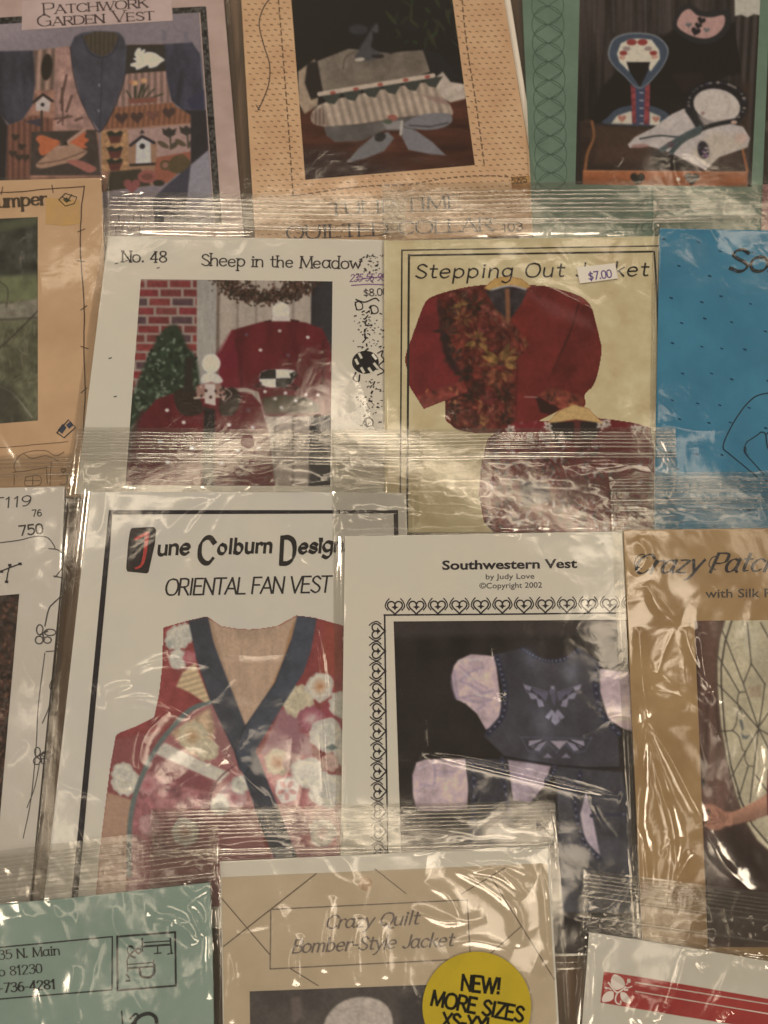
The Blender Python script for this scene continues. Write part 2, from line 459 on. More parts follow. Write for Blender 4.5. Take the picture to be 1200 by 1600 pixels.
# ------------------------------------------------------------------ printed pictures: ink per point on a fine grid
class Pic:
    def __init__(s, quad, base, step=1.25, whole=True):
        s.q = np.asarray(quad, float)
        x0, y0 = s.q.min(0); x1, y1 = s.q.max(0)
        s.n = (int((x1 - x0) / step) + 1, int((y1 - y0) / step) + 1)
        U, V = np.meshgrid(np.linspace(0, 1, s.n[0]), np.linspace(0, 1, s.n[1]))
        q = s.q
        if len(q) == 4:
            s.X = (q[0, 0] * (1 - U) + q[1, 0] * U) * (1 - V) + (q[3, 0] * (1 - U) + q[2, 0] * U) * V
            s.Y = (q[0, 1] * (1 - U) + q[1, 1] * U) * (1 - V) + (q[3, 1] * (1 - U) + q[2, 1] * U) * V
        else:
            s.X = x0 + U * (x1 - x0); s.Y = y0 + V * (y1 - y0)
        s.rgb = np.empty(s.X.shape + (3,)); s.rgb[:] = base
        s.A = np.ones(s.X.shape) if whole else np.zeros(s.X.shape)
    def win(s, pts, pad):
        p = np.asarray(pts, float)
        m = (s.X > p[:, 0].min() - pad) & (s.X < p[:, 0].max() + pad) & (s.Y > p[:, 1].min() - pad) & (s.Y < p[:, 1].max() + pad)
        if not m.any(): return None
        r = np.where(m.any(1))[0]; c = np.where(m.any(0))[0]
        return slice(r[0], r[-1] + 1), slice(c[0], c[-1] + 1)
    def put(s, w, a, colr):
        c = np.asarray(colr, float)
        s.rgb[w] = s.rgb[w] * (1 - a[..., None]) + c * a[..., None]
        s.A[w] = np.maximum(s.A[w], a)
    def mask(s, w, pts, soft): return sstep(-soft, soft, sdist(s.X[w], s.Y[w], pts))
    def poly(s, pts, c, soft=1.0, op=1.0, curve=False, tex=None, clip=None):
        """filled shape; tex(X, Y) -> multiplier or colour"""
        if curve: pts = crm(pts, 6, True)
        w = s.win(pts, soft + 2)
        if w is None: return
        a = s.mask(w, pts, soft) * op
        if clip is not None: a = a * s.mask(w, clip, 1.0)
        cc = np.broadcast_to(np.asarray(c, float), a.shape + (3,))
        if tex is not None:
            t = tex(s.X[w], s.Y[w]); cc = cc * t[..., None] if t.ndim == 2 else t
        s.put(w, a, cc)
    def ell(s, cx, cy_, rx, ry, c, rot=0, soft=1.0, op=1.0, **k):
        t = np.linspace(0, 2 * math.pi, 24, endpoint=False); a = math.radians(rot)
        x, y = rx * np.cos(t), ry * np.sin(t)
        s.poly(np.stack([cx + x * math.cos(a) - y * math.sin(a), cy_ + x * math.sin(a) + y * math.cos(a)], -1), c, soft, op, **k)
    def line(s, pts, wd, c, soft=0.8, op=1.0, curve=False, clip=None):
        if curve: pts = crm(pts, 6)
        w = s.win(pts, wd + soft + 2)
        if w is None: return
        d, t = seg_dist(s.X[w], s.Y[w], pts)
        a = sstep(wd / 2 + soft, wd / 2 - soft, d) * op
        if clip is not None: a = a * s.mask(w, clip, 1.0)
        s.put(w, a, c)
    def flower(s, x, y, r, c, core=None, n=7, seed=0, soft=1.0, clip=None, op=1.0):
        rng = random.Random(seed); a0 = rng.random() * 6
        for i in range(n):
            a = a0 + i * 2 * math.pi / n + rng.uniform(-.2, .2); k = rng.uniform(.8, 1.15) * r
            v = rng.uniform(.86, 1.08)
            s.ell(x + math.cos(a) * k * .58, y + math.sin(a) * k * .58, k * .48, k * .27, np.clip(np.asarray(c) * v, 0, 255), math.degrees(a), soft, op, clip=clip)
        if core is not None: s.ell(x, y, r * .25, r * .22, core, 0, soft, op, clip=clip)
    def carnation(s, x, y, r, c, core=None, seed=0, clip=None):
        """ragged many-petalled bloom"""
        rg = random.Random(seed); c = np.asarray(c, float)
        for k, (rr, v) in enumerate(((1.0, .93), (.78, 1.02), (.52, .95))):
            n = 22 - 4 * k; a0 = rg.random() * 6
            pts = [(x + r * rr * (1 + rg.uniform(-.16, .10) - .07 * (i % 2)) * math.cos(a0 + i * 2 * math.pi / n), y + r * rr * (1 + rg.uniform(-.16, .10) - .07 * (i % 2)) * math.sin(a0 + i * 2 * math.pi / n)) for i in range(n)]
            s.poly(pts, np.clip(c * v, 0, 255), 1.2, .95, clip=clip)
        for i in range(15):
            a = rg.random() * 6.283; q = (x + r * .9 * math.cos(a), y + r * .9 * math.sin(a)); b = (x + r * .15 * math.cos(a + .3), y + r * .15 * math.sin(a + .3))
            s.line([b, q], 1.2, c * .84 if core is None else (c * .6 + np.asarray(core) * .4), 1.0, .55, clip=clip)
        if core is not None:
            s.ell(x, y, r * .42, r * .36, core, seed * 31, r * .3, .55, clip=clip); s.ell(x + r * .05, y, r * .16, r * .13, np.asarray(core) * .85, 0, r * .12, .7, clip=clip)
    def grain(s, amp, scale=6, seed=0, stretch=(1, 1)):
        n = fbm(s.X * stretch[0], s.Y * stretch[1], scale, seed, 3) - 0.5
        s.rgb *= (1 + amp * 2 * n)[..., None]
    def shade(s, f): s.rgb *= np.clip(f, 0, 3)[..., None]
    def soften(s, n=1):
        """the softness of an enlarged snapshot print"""
        g = (s.A > 0.02).astype(float); r = s.rgb * g[..., None]
        for _ in range(n):
            for ax in (0, 1):
                r = (np.roll(r, 1, ax) + 2 * r + np.roll(r, -1, ax)) / 4; g = (np.roll(g, 1, ax) + 2 * g + np.roll(g, -1, ax)) / 4
        k = np.ones(s.A.shape, bool); k[0] = k[-1] = False; k[:, 0] = k[:, -1] = False; k &= g > 0.05
        s.rgb = np.where(k[..., None], r / np.maximum(g, 1e-3)[..., None], s.rgb)
    def mesh(s):
        nx, ny = s.n
        idx = np.arange(nx * ny).reshape(ny, nx)
        f = np.stack([idx[:-1, :-1], idx[1:, :-1], idx[1:, 1:], idx[:-1, 1:]], -1).reshape(-1, 4)
        v = np.stack([s.X.ravel(), s.Y.ravel()], -1); s.soften()
        lum = (s.rgb @ np.array([.3, .58, .12]))[..., None]; s.rgb = lum + (s.rgb - lum) * np.where(s.rgb[..., :1] > s.rgb[..., 2:], .86, .68)   # faded print inks
        c = alb(np.clip(s.rgb.reshape(-1, 3), 0, 255))
        A = s.A.ravel()
        if A.min() < 0.5:
            f = f[A[f].mean(1) > 0.5]
            u = np.unique(f); mp = np.zeros(len(v), int); mp[u] = np.arange(len(u)); v = v[u]; c = c[u]; f = mp[f]
        return v, f, c
# ------------------------------------------------------------------ drawn lettering: pen strokes per letter (baseline 0, x-height 10, capitals 15)
G = {
 'a': (10.5, "C 8,8 5,10 2,9 .5,5 2,1 4.5,0 7,2 8,5|L 8,10 8,1.5 9.5,0"), 'b': (10.5, "L 1,16 1,0|C 1,7 4,10 7.5,8.5 8.6,5 7.2,1.3 4,0 1,2.2"),
 'c': (9.5, "C 8,8 5,10 2,8.5 .7,5 2,1.3 5,0 8,1.8"), 'd': (10.5, "C 8,8 5,10 2,9 .5,5 2,1 4.5,0 7,1.5 8,4|L 8,16 8,0"),
 'e': (10, "C 1,5.2 4.5,5.4 8,5.8 7.2,9 4.5,10 1.8,8.5 .7,5 2,1.3 5,0 8,1.8"), 'f': (7, "C 7,15 5,16 3.4,14 3,10 3,5 3,0|L .5,9.8 6.5,9.8"),
 'g': (10.5, "C 8,8 5,10 2,9 .5,5.5 2,1.8 4.5,1 7,2.5 8,5|C 8,10 8,5 8,0 7,-4 4,-6 1,-4.5"), 'h': (10, "L 1,16 1,0|C 1,6.5 3,9.3 5.5,10 7.3,8.5 7.8,6 7.8,3 7.8,0"),
 'i': (4.5, "L 1.8,10 1.8,0|D 1.8,13.5"), 'j': (5, "C 3,10 3,5 3,-1 2,-5 0,-6|D 3,13.5"), 'k': (9, "L 1,16 1,0|L 7.5,10 1.3,4.5|L 3.2,6 8,0"),
 'l': (4, "L 1.7,16 1.7,0"), 'm': (15, "L 1,10 1,0|C 1,6.5 3,9.5 5,10 6.5,8.5 6.8,6 6.8,3 6.8,0|C 6.8,6.5 8.8,9.5 10.8,10 12.3,8.5 12.6,6 12.6,3 12.6,0"),
 'n': (10, "L 1,10 1,0|C 1,6.5 3,9.3 5.5,10 7.3,8.5 7.8,6 7.8,3 7.8,0"), 'o': (10.3, "C 4.7,10 1.8,8.7 .6,5 1.8,1.3 4.7,0 7.6,1.3 8.8,5 7.6,8.7 4.7,10"),
 'p': (10.5, "L 1,10 1,-6|C 1,7 4,10 7.5,8.5 8.6,5 7.2,1.3 4,0 1,2.2"), 'r': (7, "L 1,10 1,0|C 1,6 2.8,9 5,10 6.5,9.3"),
 's': (8.5, "C 7,8.4 4.5,10 1.8,8.8 1.8,6.4 4.3,5 6.8,3.6 6.8,1.2 4,0 .8,1.6"), 't': (7.5, "C 3,14 3,8 3,3 4,.5 6.5,.8|L .5,10 6.3,10"),
 'u': (10, "C 1,10 1,4 1.8,1 4,0 6.5,1.2 7.8,4|L 7.8,10 7.8,0"), 'v': (8.5, "L .5,10 4.3,0 8,10"), 'w': (12.5, "L .5,10 3.3,0 6,9 8.8,0 11.5,10"),
 'x': (9, "L .8,10 7.8,0|L 7.8,10 .8,0"), 'y': (9, "L .5,10 4.5,.5|C 8.5,10 6,4 4,-2 2,-5.5 0,-6"), 'z': (8.8, "L .8,10 7.5,10 .8,0 7.8,0"),
 'A': (12, "L .3,0 5.7,15|L 5.7,15 11.2,0|L 2.4,5 9,5"), 'B': (10, "L 1,15 1,0|C 1,15 5.5,15 8,13.6 8,9.8 5.5,8.1 1,8|C 1,8 6,8 9,6.3 9,1.8 6,0 1,0"),
 'C': (12, "C 11,12 8,14.8 4.5,14.5 1.5,11.5 .8,7.5 1.5,3.5 4.5,.5 8,.2 11,2.8"), 'D': (12.5, "L 1,15 1,0|C 1,15 6,15 10,12.5 11.2,7.5 10,2.5 6,0 1,0"),
 'E': (10, "L 1,15 1,0|L 1,15 8.5,15|L 1,8 7.5,8|L 1,0 8.8,0"), 'F': (9.5, "L 1,15 1,0|L 1,15 8.5,15|L 1,8 7.3,8"),
 'G': (13, "C 11,12 8,14.8 4.5,14.5 1.5,11.5 .8,7.5 1.5,3.5 4.5,.5 8,.2 11,2|L 7.5,6.8 11.2,6.8|L 11.2,6.8 11.2,1"), 'H': (12, "L 1,15 1,0|L 10.5,15 10.5,0|L 1,8 10.5,8"),
 'I': (4.5, "L 2,15 2,0"), 'J': (8.5, "C 7,15 7,9 7,4 6,1 3.5,0 1,1.5"), 'K': (11, "L 1,15 1,0|L 9.5,15 1.2,6.5|L 4,9.3 10,0"), 'L': (9.5, "L 1,15 1,0|L 1,0 8.5,0"),
 'M': (15, "L 1.3,0 2,15|L 2,15 7.3,1|L 7.3,1 12.6,15|L 12.6,15 13.3,0"), 'N': (12, "L 1,0 1,15|L 1,15 10.3,0|L 10.3,0 10.3,15"),
 'O': (13.5, "C 6.5,15 2.5,13.4 .7,7.5 2.5,1.6 6.5,0 10.5,1.6 12.3,7.5 10.5,13.4 6.5,15"), 'P': (10, "L 1,15 1,0|C 1,15 6,15 8.8,13.5 8.8,8.8 6,7 1,7"),
 'Q': (13.5, "C 6.5,15 2.5,13.4 .7,7.5 2.5,1.6 6.5,0 10.5,1.6 12.3,7.5 10.5,13.4 6.5,15|C 6,2 9,-1 12,-3 15,-2.6"), 'R': (11, "L 1,15 1,0|C 1,15 6,15 8.6,13.5 8.6,9 6,7.4 1,7.4|L 5,7.4 10,0"),
 'S': (10, "C 8.6,12.6 5.5,15 2.3,13.8 1.5,11 4,8.6 7,6.6 9,4 7.8,1 4.8,0 .8,2.2"), 'T': (11, "L 5.3,15 5.3,0|L .3,15 10.3,15"), 'U': (12, "C 1,15 1,10 1,5 2.5,1 5.6,0 8.8,1 10.3,5 10.3,10 10.3,15"),
 'V': (11.5, "L .4,15 5.6,0|L 5.6,0 10.8,15"), 'W': (17, "L .4,15 4.6,0|L 4.6,0 8.3,14|L 8.3,14 12,0|L 12,0 16.2,15"), 'X': (11, "L .6,15 10,0|L 10,15 .6,0"), 'Y': (11, "L .4,15 5.3,7.5|L 10.2,15 5.3,7.5|L 5.3,7.5 5.3,0"),
 'Z': (10.5, "L .8,15 9.5,15|L 9.5,15 .6,0|L .6,0 9.8,0"), '0': (10, "C 4.7,15 1.7,13 .8,7.5 1.7,2 4.7,0 7.7,2 8.6,7.5 7.7,13 4.7,15"), '1': (7.5, "L 1.5,12 4,15|L 4,15 4,0"), '2': (10, "C 1,12 2.5,14.6 5,15 8,13.5 8,10 5,5.5 1,0|L 1,0 8.8,0"),
 '3': (10, "C 1,13 4,15 7.5,14 7.8,10.5 4,8.2|C 4,8.2 8,7.5 8.6,3 6,0 3,0 .8,2"), '4': (10, "L 6.5,0 6.5,15|L 6.5,15 .5,4.5|L .5,4.5 9,4.5"), '5': (10, "L 8,15 2,15|L 2,15 1.5,8.5|C 1.5,8.5 5,9.8 8,8 8.5,4 6,.5 3,0 .8,1.6"),
 '6': (10, "C 7.5,14 4.5,14.5 1.7,10 1,5 2.3,1 5,0 7.8,1.5 8.4,5 7,8 4.5,8.8 1.5,6"), '7': (10, "L .8,15 8.5,15|L 8.5,15 3.5,0"), '8': (10, "C 4.7,15 1.8,13.5 1.9,10 4.7,8 8,5.5 8.2,2 4.7,0 1.2,2 1.4,5.5 4.7,8 7.5,10 7.6,13.5 4.7,15"),
 '9': (10, "C 8,9 6,6.5 3,6.8 1,9.5 1.5,13 4.5,15 7.5,13.5 8.3,10 7.5,5 5,1 2,.5"), '-': (7, "L .8,6 5.8,6"), '.': (4, "D 1.8,.8"), ',': (4, "L 2,1 1,-2.5"),
 '$': (10, "C 8.2,11.5 5,13.4 2,12.3 1.5,10 4,8 7,6.4 8.4,4 7,1.8 4.6,1.2 .8,3|L 4.7,16 4.7,-1.5"), '&': (14, "C 12,8 9,2 5,0 1.5,1.5 1.5,5 5,8.5 8,12 6,15 3.5,13.5 4,10 8,4 12.5,0"),
 '!': (4.5, "L 1.8,15 1.8,4.5|D 1.8,.8"), "'": (4, "L 1.8,15 1.5,11"), '/': (8, "L .5,-1 7,16"), ' ': (6, ""),
}
def _parse(g):
    out = []
    for part in g.split('|'):
        if not part: continue
        k, *pt = part.split()
        out.append((k, np.array([[float(v) for v in q.split(',')] for q in pt])))
    return out
def lettering(s, a, b=None, cap=20.0, wt=1.6, thin=None, slant=0.0, style='mono', spacing=0.0, jitter=0.0, seed=0, small=None, pen=0.0, flip=1, squash=1.0):
    """strokes (pixel polylines with widths) of a line of writing from baseline point a to b; small = size of lower-case-as-small-capitals"""
    rng = random.Random(seed)
    glyphs = []; x = 0.0
    for ch in s:
        k = 1.0
        if small and ch.islower(): ch, k = ch.upper(), small
        adv, g = G.get(ch, G['o'])
        glyphs.append((x, k, _parse(g), ch)); x += (adv + spacing) * k
    tot = max(x - spacing, 1e-6)
    a = np.array(a, float)
    u = cap / 15.0
    if b is None: b = a + np.array([tot * u, 0])
    b = np.array(b, float); d = (b - a); L = np.hypot(*d); d = d / L
    up = np.array([d[1], -d[0]]) * flip
    sx = L / tot
    def mp(p, ox, dy): return a + (d[None] * ((p[:, :1] + ox + p[:, 1:] * slant) * sx) + up[None] * ((p[:, 1:] + dy) * u))
    out = []
    thin = wt if thin is None else thin
    for ox, k, parts, ch in glyphs:
        dy = rng.uniform(-1, 1) * jitter; r = 1 + rng.uniform(-.06, .06) * (jitter > 0)
        for kind, p in parts:
            p = p * k * r
            if kind == 'D':
                c = p[0]; rr = 0.9 * k if style != 'bold' else 1.5 * k
                q = np.array([[c[0] - rr * .5, c[1]], [c[0] + rr * .5, c[1]]]); out.append((mp(q, ox, dy), max(wt, thin) * 1.15)); continue
            q = crm(p, 6) if kind == 'C' else p
            if kind == 'L' and len(p) > 1:
                q = np.vstack([np.linspace(p[i], p[i + 1], 4)[:-1] for i in range(len(p) - 1)] + [p[-1:]])
            dd = np.gradient(q, axis=0); dd /= np.maximum(np.hypot(dd[:, 0], dd[:, 1]), 1e-9)[:, None]
            if style in ('serif', 'bold'):
                ver = np.abs(dd[:, 1]) ** 1.5
                if ch in 'AVWMNXKRY' and kind == 'L':   # thin upstrokes, thick downstrokes of the slanting letters
                    e = p[-1] - p[0]
                    if abs(e[0]) > 1.5 and abs(e[1]) > 1.5: ver = np.full(len(q), 0.95 if e[0] * e[1] < 0 else 0.15)
                w = thin + (wt - thin) * ver
            elif style == 'pen':
                ang = np.arctan2(dd[:, 1], dd[:, 0]); w = thin + (wt - thin) * np.abs(np.sin(ang - pen))
            elif style == 'brush':
                t = np.linspace(0, 1, len(q)); w = wt * (0.35 + 0.75 * np.sin(math.pi * (0.25 + 0.7 * t))) * (0.8 + 0.4 * rng.random())
            else: w = np.full(len(q), wt) * (1 + (rng.random() - .5) * .15)
            out.append((mp(q, ox, dy), w))
            if style in ('serif', 'bold') and kind == 'L':
                for e, o_ in ((p[0], p[1]), (p[-1], p[-2])):
                    if abs(e[1] - o_[1]) > abs(e[0] - o_[0]) and (abs(e[1]) < .2 or e[1] > 9 * k or e[1] < -5):
                        hw = (1.6 if style == 'serif' else 1.5) * k
                        out.append((mp(np.array([[e[0] - hw, e[1]], [e[0], e[1]], [e[0] + hw, e[1]]]), ox, dy), thin * 1.05))
                    elif abs(e[1] - o_[1]) < .1 and abs(e[0] - o_[0]) > 4 and ch in 'EFLTZ':
                        hh = 1.6 * k; sg = -1 if e[1] > 4 else 1
                        if e[0] > o_[0] or ch == 'T': out.append((mp(np.array([[e[0], e[1]], [e[0], e[1] + sg * hh]]), ox, dy), thin * 1.2))
    return out
def bfont(s, a, b, cap, squash=1.0):
    """sans lettering from the built-in font: (verts px, faces)"""
    cu = bpy.data.curves.new("sans", 'FONT'); cu.body = s; cu.resolution_u = 3
    return cu
def sans(pk, name, s, a, b, cap, mat, mm=1.12, bold=0.0, parent=None, label=None):
    cu = bpy.data.curves.new("sans", 'FONT'); cu.body = s; cu.resolution_u = 3; cu.offset = bold
    o = bpy.data.objects.new("sans", cu); col.objects.link(o)
    dg = bpy.context.evaluated_depsgraph_get(); dg.update()
    me = o.evaluated_get(dg).to_mesh()
    v = np.array([w.co[:2] for w in me.vertices]); f = [tuple(p.vertices) for p in me.polygons]
    o.evaluated_get(dg).to_mesh_clear(); bpy.data.objects.remove(o); bpy.data.curves.remove(cu)
    x0, x1 = v[:, 0].min(), v[:, 0].max()
    a = np.array(a, float); b = np.array(b, float); d = b - a; L = np.hypot(*d); d /= L; up = np.array([d[1], -d[0]])
    p = a + d * ((v[:, :1] - x0) / (x1 - x0) * L) + up * (v[:, 1:] / 0.73 * cap)
    o = mesh_obj(name, pk.p(p[:, 0], p[:, 1], mm), f, mat, parent or pk.cov)
    if label: o["label"] = label
    return o
# ------------------------------------------------------------------ the table everything lies on
def build_table():
    m, nt, b = nodes("table_wood")
    tc = nt.nodes.new("ShaderNodeTexCoord"); mp = nt.nodes.new("ShaderNodeMapping"); mp.inputs["Scale"].default_value = (40, 3, 3)
    nt.links.new(tc.outputs["Object"], mp.inputs[0])
    n = nt.nodes.new("ShaderNodeTexNoise"); n.inputs["Scale"].default_value = 3; n.inputs["Detail"].default_value = 8; n.inputs["Distortion"].default_value = 0.6
    nt.links.new(mp.outputs[0], n.inputs[0])
    r = nt.nodes.new("ShaderNodeValToRGB")
    r.color_ramp.elements[0].color = (0.075, 0.05, 0.036, 1); r.color_ramp.elements[1].color = (0.20, 0.13, 0.085, 1)
    r.color_ramp.elements[0].position = 0.35; r.color_ramp.elements[1].position = 0.7
    nt.links.new(n.outputs[0], r.inputs[0]); nt.links.new(r.outputs[0], b.inputs["Base Color"])
    b.inputs["Roughness"].default_value = 0.45
    v = [(-0.75, -0.6, -0.03), (0.75, -0.6, -0.03), (0.75, 0.9, -0.03), (-0.75, 0.9, -0.03), (-0.75, -0.6, 0), (0.75, -0.6, 0), (0.75, 0.9, 0), (-0.75, 0.9, 0)]
    f = [(3, 2, 1, 0), (4, 5, 6, 7), (0, 1, 5, 4), (1, 2, 6, 5), (2, 3, 7, 6), (3, 0, 4, 7)]
    o = mesh_obj("table_top", v, f, m); o["kind"] = "structure"
build_table()

ZIP = [(4, 1.0, .3), (10, 1.3, .4), (16, 1.2, .35), (22, 1.3, .4), (28, 1.1, .35), (41, 2.3, .7), (47, 1.3, .4)]
def quadlerp(q, u, v):
    q = np.asarray(q, float); return (q[0] * (1 - u) + q[1] * u) * (1 - v) + (q[3] * (1 - u) + q[2] * u) * v
def stripes(period, lo, ang=0.0, ph=0.0):
    c, s = math.cos(ang), math.sin(ang)
    return lambda X, Y: 1 - lo * (0.5 + 0.5 * np.sin(2 * math.pi * ((X * c + Y * s) / period + ph)))
def mottle(sc, amp, seed=0, st=(1, 1)):
    return lambda X, Y: 1 + amp * 2 * (fbm(X * st[0], Y * st[1], sc, seed) - 0.5)
def heart(x, y, r, rot=0.0):
    t = np.linspace(0, 2 * math.pi, 26, endpoint=False)
    hx = r * 16 * np.sin(t) ** 3 / 17; hy = -r * (13 * np.cos(t) - 5 * np.cos(2 * t) - 2 * np.cos(3 * t) - np.cos(4 * t)) / 17
    c, s = math.cos(rot), math.sin(rot)
    return np.stack([x + hx * c - hy * s, y + hx * s + hy * c], -1)

# ================================================================== first row
def garden_vest():
    k = Packet("pattern packet showing a patchwork vest with birdhouses, hearts and a white rabbit, blue sleeves", (-90, 0.9), (410, 0.0), (-80, 0), (388, 0))
    leaf = [(-80, -90), (342, -90), (381, 372), (-80, 392)]
    k.cover(leaf, paper("pinkish_cover_paper", (188, 160, 148), (172, 145, 133), 30))
    bl = paper("speckled_border_ink", (84, 80, 76), (26, 24, 24), 420, 0.35)
    k.fills("border", [[(-70, 31), (314, 10), (316, 19), (-70, 42)], [(312, 10), (322, 10), (347, 352), (336, 352)]], bl)
    q = [(-70, 42), (311, 19), (335, 352), (-70, 380)]
    p = Pic(q, (128, 114, 118))
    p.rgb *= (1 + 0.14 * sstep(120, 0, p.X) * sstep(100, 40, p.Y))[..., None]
    blue = (60, 57, 68)
    fold = mottle(26, 0.35, 4, (1.6, 0.5))
    vl = [(52, 79), (110, 72), (115, 100), (122, 145), (140, 185), (154, 206), (158, 275), (158, 300), (8, 300), (12, 195), (35, 187), (50, 165), (55, 130)]
    vr = [(197, 70), (258, 69), (262, 120), (268, 155), (275, 167), (298, 178), (298, 252), (262, 286), (160, 300), (157, 208), (175, 165), (195, 120)]
    p.poly(vl, (150, 104, 86), tex=mottle(14, 0.3, 2))
    p.poly([(52, 79), (90, 75), (88, 140), (55, 142)], (168, 130, 112), 1.5, tex=stripes(14, 0.42, 0.05), clip=vl)
    p.poly([(86, 76), (112, 73), (120, 120), (130, 160), (154, 202), (86, 204)], (158, 118, 106), 2, tex=mottle(20, 0.35, 9), clip=vl)
    p.poly([(10, 195), (52, 180), (82, 185), (82, 206), (50, 208), (46, 285), (8, 290)], (128, 82, 66), 2, tex=stripes(9, 0.25), clip=vl)
    p.ell(73, 105, 9, 21, (44, 38, 32), 5, 1.5)
    p.poly([(56, 173), (56, 160), (68, 150), (79, 160), (77, 174)], (186, 168, 160)); p.line([(52, 160), (67, 147.5), (82, 158)], 4, (46, 40, 38)); p.ell(66.5, 163.5, 3, 3, (40, 34, 34))
    p.line([(65, 174), (65, 206)], 4, (70, 55, 48)); p.poly([(38, 190), (64, 185), (64, 198), (50, 194)], (66, 56, 66))
    for a, b_, w in [((104, 118), (95, 160), 4), ((97, 138), (97, 172), 4), ((112, 150), (104, 174), 4), ((98, 160), (98, 195), 2.5), ((85, 186), (112, 182), 3), ((118, 188), (128, 184), 4), ((90, 192), (106, 180), 3)]:
        p.line([a, b_], w, (92, 66, 58), 1.2)
    for x, y in ((24, 214), (34, 229), (30, 246), (20, 240), (40, 246)): p.poly(heart(x, y, 7, .1), (62, 50, 42), 1.2)
    p.poly([(49, 206), (150, 203), (158, 274), (47, 274)], (68, 57, 51), tex=mottle(12, .2, 3))
    p.poly([(56, 217), (64, 211), (80, 216), (94, 222), (80, 236), (66, 243), (60, 234), (62, 226)], (184, 96, 58), curve=True)
    p.poly([(106, 226), (122, 212), (135, 206), (132, 214), (139, 218), (132, 226), (136, 231), (112, 232)], (186, 92, 56), curve=True)
    p.poly([(56, 258), (70, 244), (92, 226), (110, 224), (128, 232), (136, 238), (120, 250), (90, 258), (66, 263)], (162, 122, 98), curve=True)
    p.line([(60, 256), (96, 250), (134, 236)], 2.2, (112, 82, 66), curve=True); p.line([(92, 232), (132, 203)], 5, (172, 130, 112))
    p.poly([(104, 252), (122, 250), (150, 262), (140, 270), (122, 262)], (158, 94, 82), curve=True); p.poly([(93, 228), (104, 219), (106, 227)], (50, 42, 38))
    p.poly(vr, (152, 108, 84), tex=mottle(10, .25, 5))
    p.poly([(196, 70), (258, 69), (260, 111), (195, 116)], (50, 45, 40), clip=vr)
    p.poly([(160 + x / 5, y / 5) for x, y in [(262, 395), (280, 375), (300, 378), (306, 396), (328, 384), (336, 398), (322, 414), (360, 405), (410, 414), (450, 440), (486, 468), (455, 490), (420, 520), (366, 532), (355, 510), (310, 530), (266, 545), (258, 526), (220, 516), (226, 496), (266, 482), (240, 460), (262, 446), (250, 428)]], (206, 200, 200), .9, curve=True)
    p.poly([(190, 116), (260, 111), (272, 160), (178, 168)], (166, 126, 112), 1, tex=stripes(10, .3), clip=vr)
    for a, b_ in (((208, 158), (198, 142)), ((215, 158), (222, 134)), ((220, 156), (231, 134)), ((224, 156), (241, 139)), ((228, 156), (254, 147)), ((211, 156), (211, 130)), ((224, 150), (226, 126))):
        p.line([a, b_], 4 if a[0] % 2 else 2.4, (58, 58, 44), 1)
    p.ell(211, 130, 4.5, 4, (206, 152, 100)); p.ell(225, 126, 5, 4, (200, 146, 104)); p.ell(205, 128, 3, 3, (176, 110, 84)); p.poly([(200, 154), (246, 152), (244, 160), (202, 162)], (126, 74, 60))
    p.poly([(176, 168), (274, 160), (300, 178), (299, 192), (163, 202)], (146, 92, 66), 1, tex=stripes(8, .22, .1), clip=vr)
    for x, y in ((190, 184), (214, 183), (239, 180), (264, 176)): p.poly(heart(x, y, 11, -.05), (74, 52, 46) if x != 239 else (112, 70, 58), 1.3)
    p.poly([(158, 205), (202, 203), (206, 266), (158, 268)], (168, 122, 82), 1.5, tex=mottle(5, .3, 8), clip=vr)
    p.poly([(200, 202), (300, 194), (300, 238), (202, 262)], (164, 128, 118), 2, clip=vr); p.poly([(200, 225), (245, 222), (244, 262), (200, 264)], (150, 110, 84), 2, clip=vr)
    for y in (207, 231, 250): p.poly([(168, y + 3), (192, y + 2), (187, y + 16), (173, y + 17)], (92, 50, 44), 1.2); p.poly([(166, y), (174, y - 3), (180, y + 1), (188, y - 3), (193, y), (188, y + 5), (170, y + 6)], (48, 46, 38), 1.2)
    p.poly([(213, 224), (222, 216), (235, 222), (236, 255), (212, 256)], (192, 184, 186)); p.line([(204, 227), (222, 213), (241, 223)], 4.5, (44, 40, 46)); p.ell(222.5, 228.5, 4.4, 4.4, (44, 42, 40)); p.line([(204, 258), (243, 256)], 4, (50, 42, 38)); p.poly([(218, 209), (222, 202), (226, 208)], (50, 44, 44))
    for x, y in ((264, 207), (291, 204)):
        p.poly([(x - 11, y - 7), (x - 5, y - 4), (x, y - 8), (x + 5, y - 4), (x + 12, y - 7), (x + 9, y + 4), (x, y + 8), (x - 9, y + 3)], (56, 50, 46), 1.2); p.line([(x + 2, y + 6), (x + 3, y + 26)], 2.6, (66, 58, 48)); p.ell(x - 9, y + 19, 10, 4, (86, 72, 56), 30); p.ell(x + 8, y + 20, 8, 4, (76, 66, 52), -40)
    p.poly([(244, 246), (300, 236), (300, 262), (258, 286), (240, 280)], (146, 82, 62), 1.5, clip=vr)
    p.ell(280, 258, 19, 13, (86, 70, 46), -8, 1.2); p.ell(258, 258, 8, 8, (86, 70, 46)); p.ell(258, 258, 4.5, 4.5, (150, 100, 84)); p.line([(270, 247), (284, 242), (292, 248)], 3, (84, 70, 46))
    p.poly([(172, 268), (220, 264), (236, 290), (190, 310), (165, 300)], (62, 54, 42), 2, clip=vr); p.ell(230, 276, 15, 10, (146, 80, 74)); p.ell(230, 276, 9, 5.5, (112, 66, 56)); p.poly(heart(206, 290, 14), (136, 74, 70), 1.5); p.ell(248, 286, 9, 5, (52, 48, 40))
    p.poly([(0, 80), (-70, 84), (-70, 200), (0, 180), (15, 195), (35, 187), (50, 165), (55, 130), (52, 79)], blue, 1.2, tex=fold)
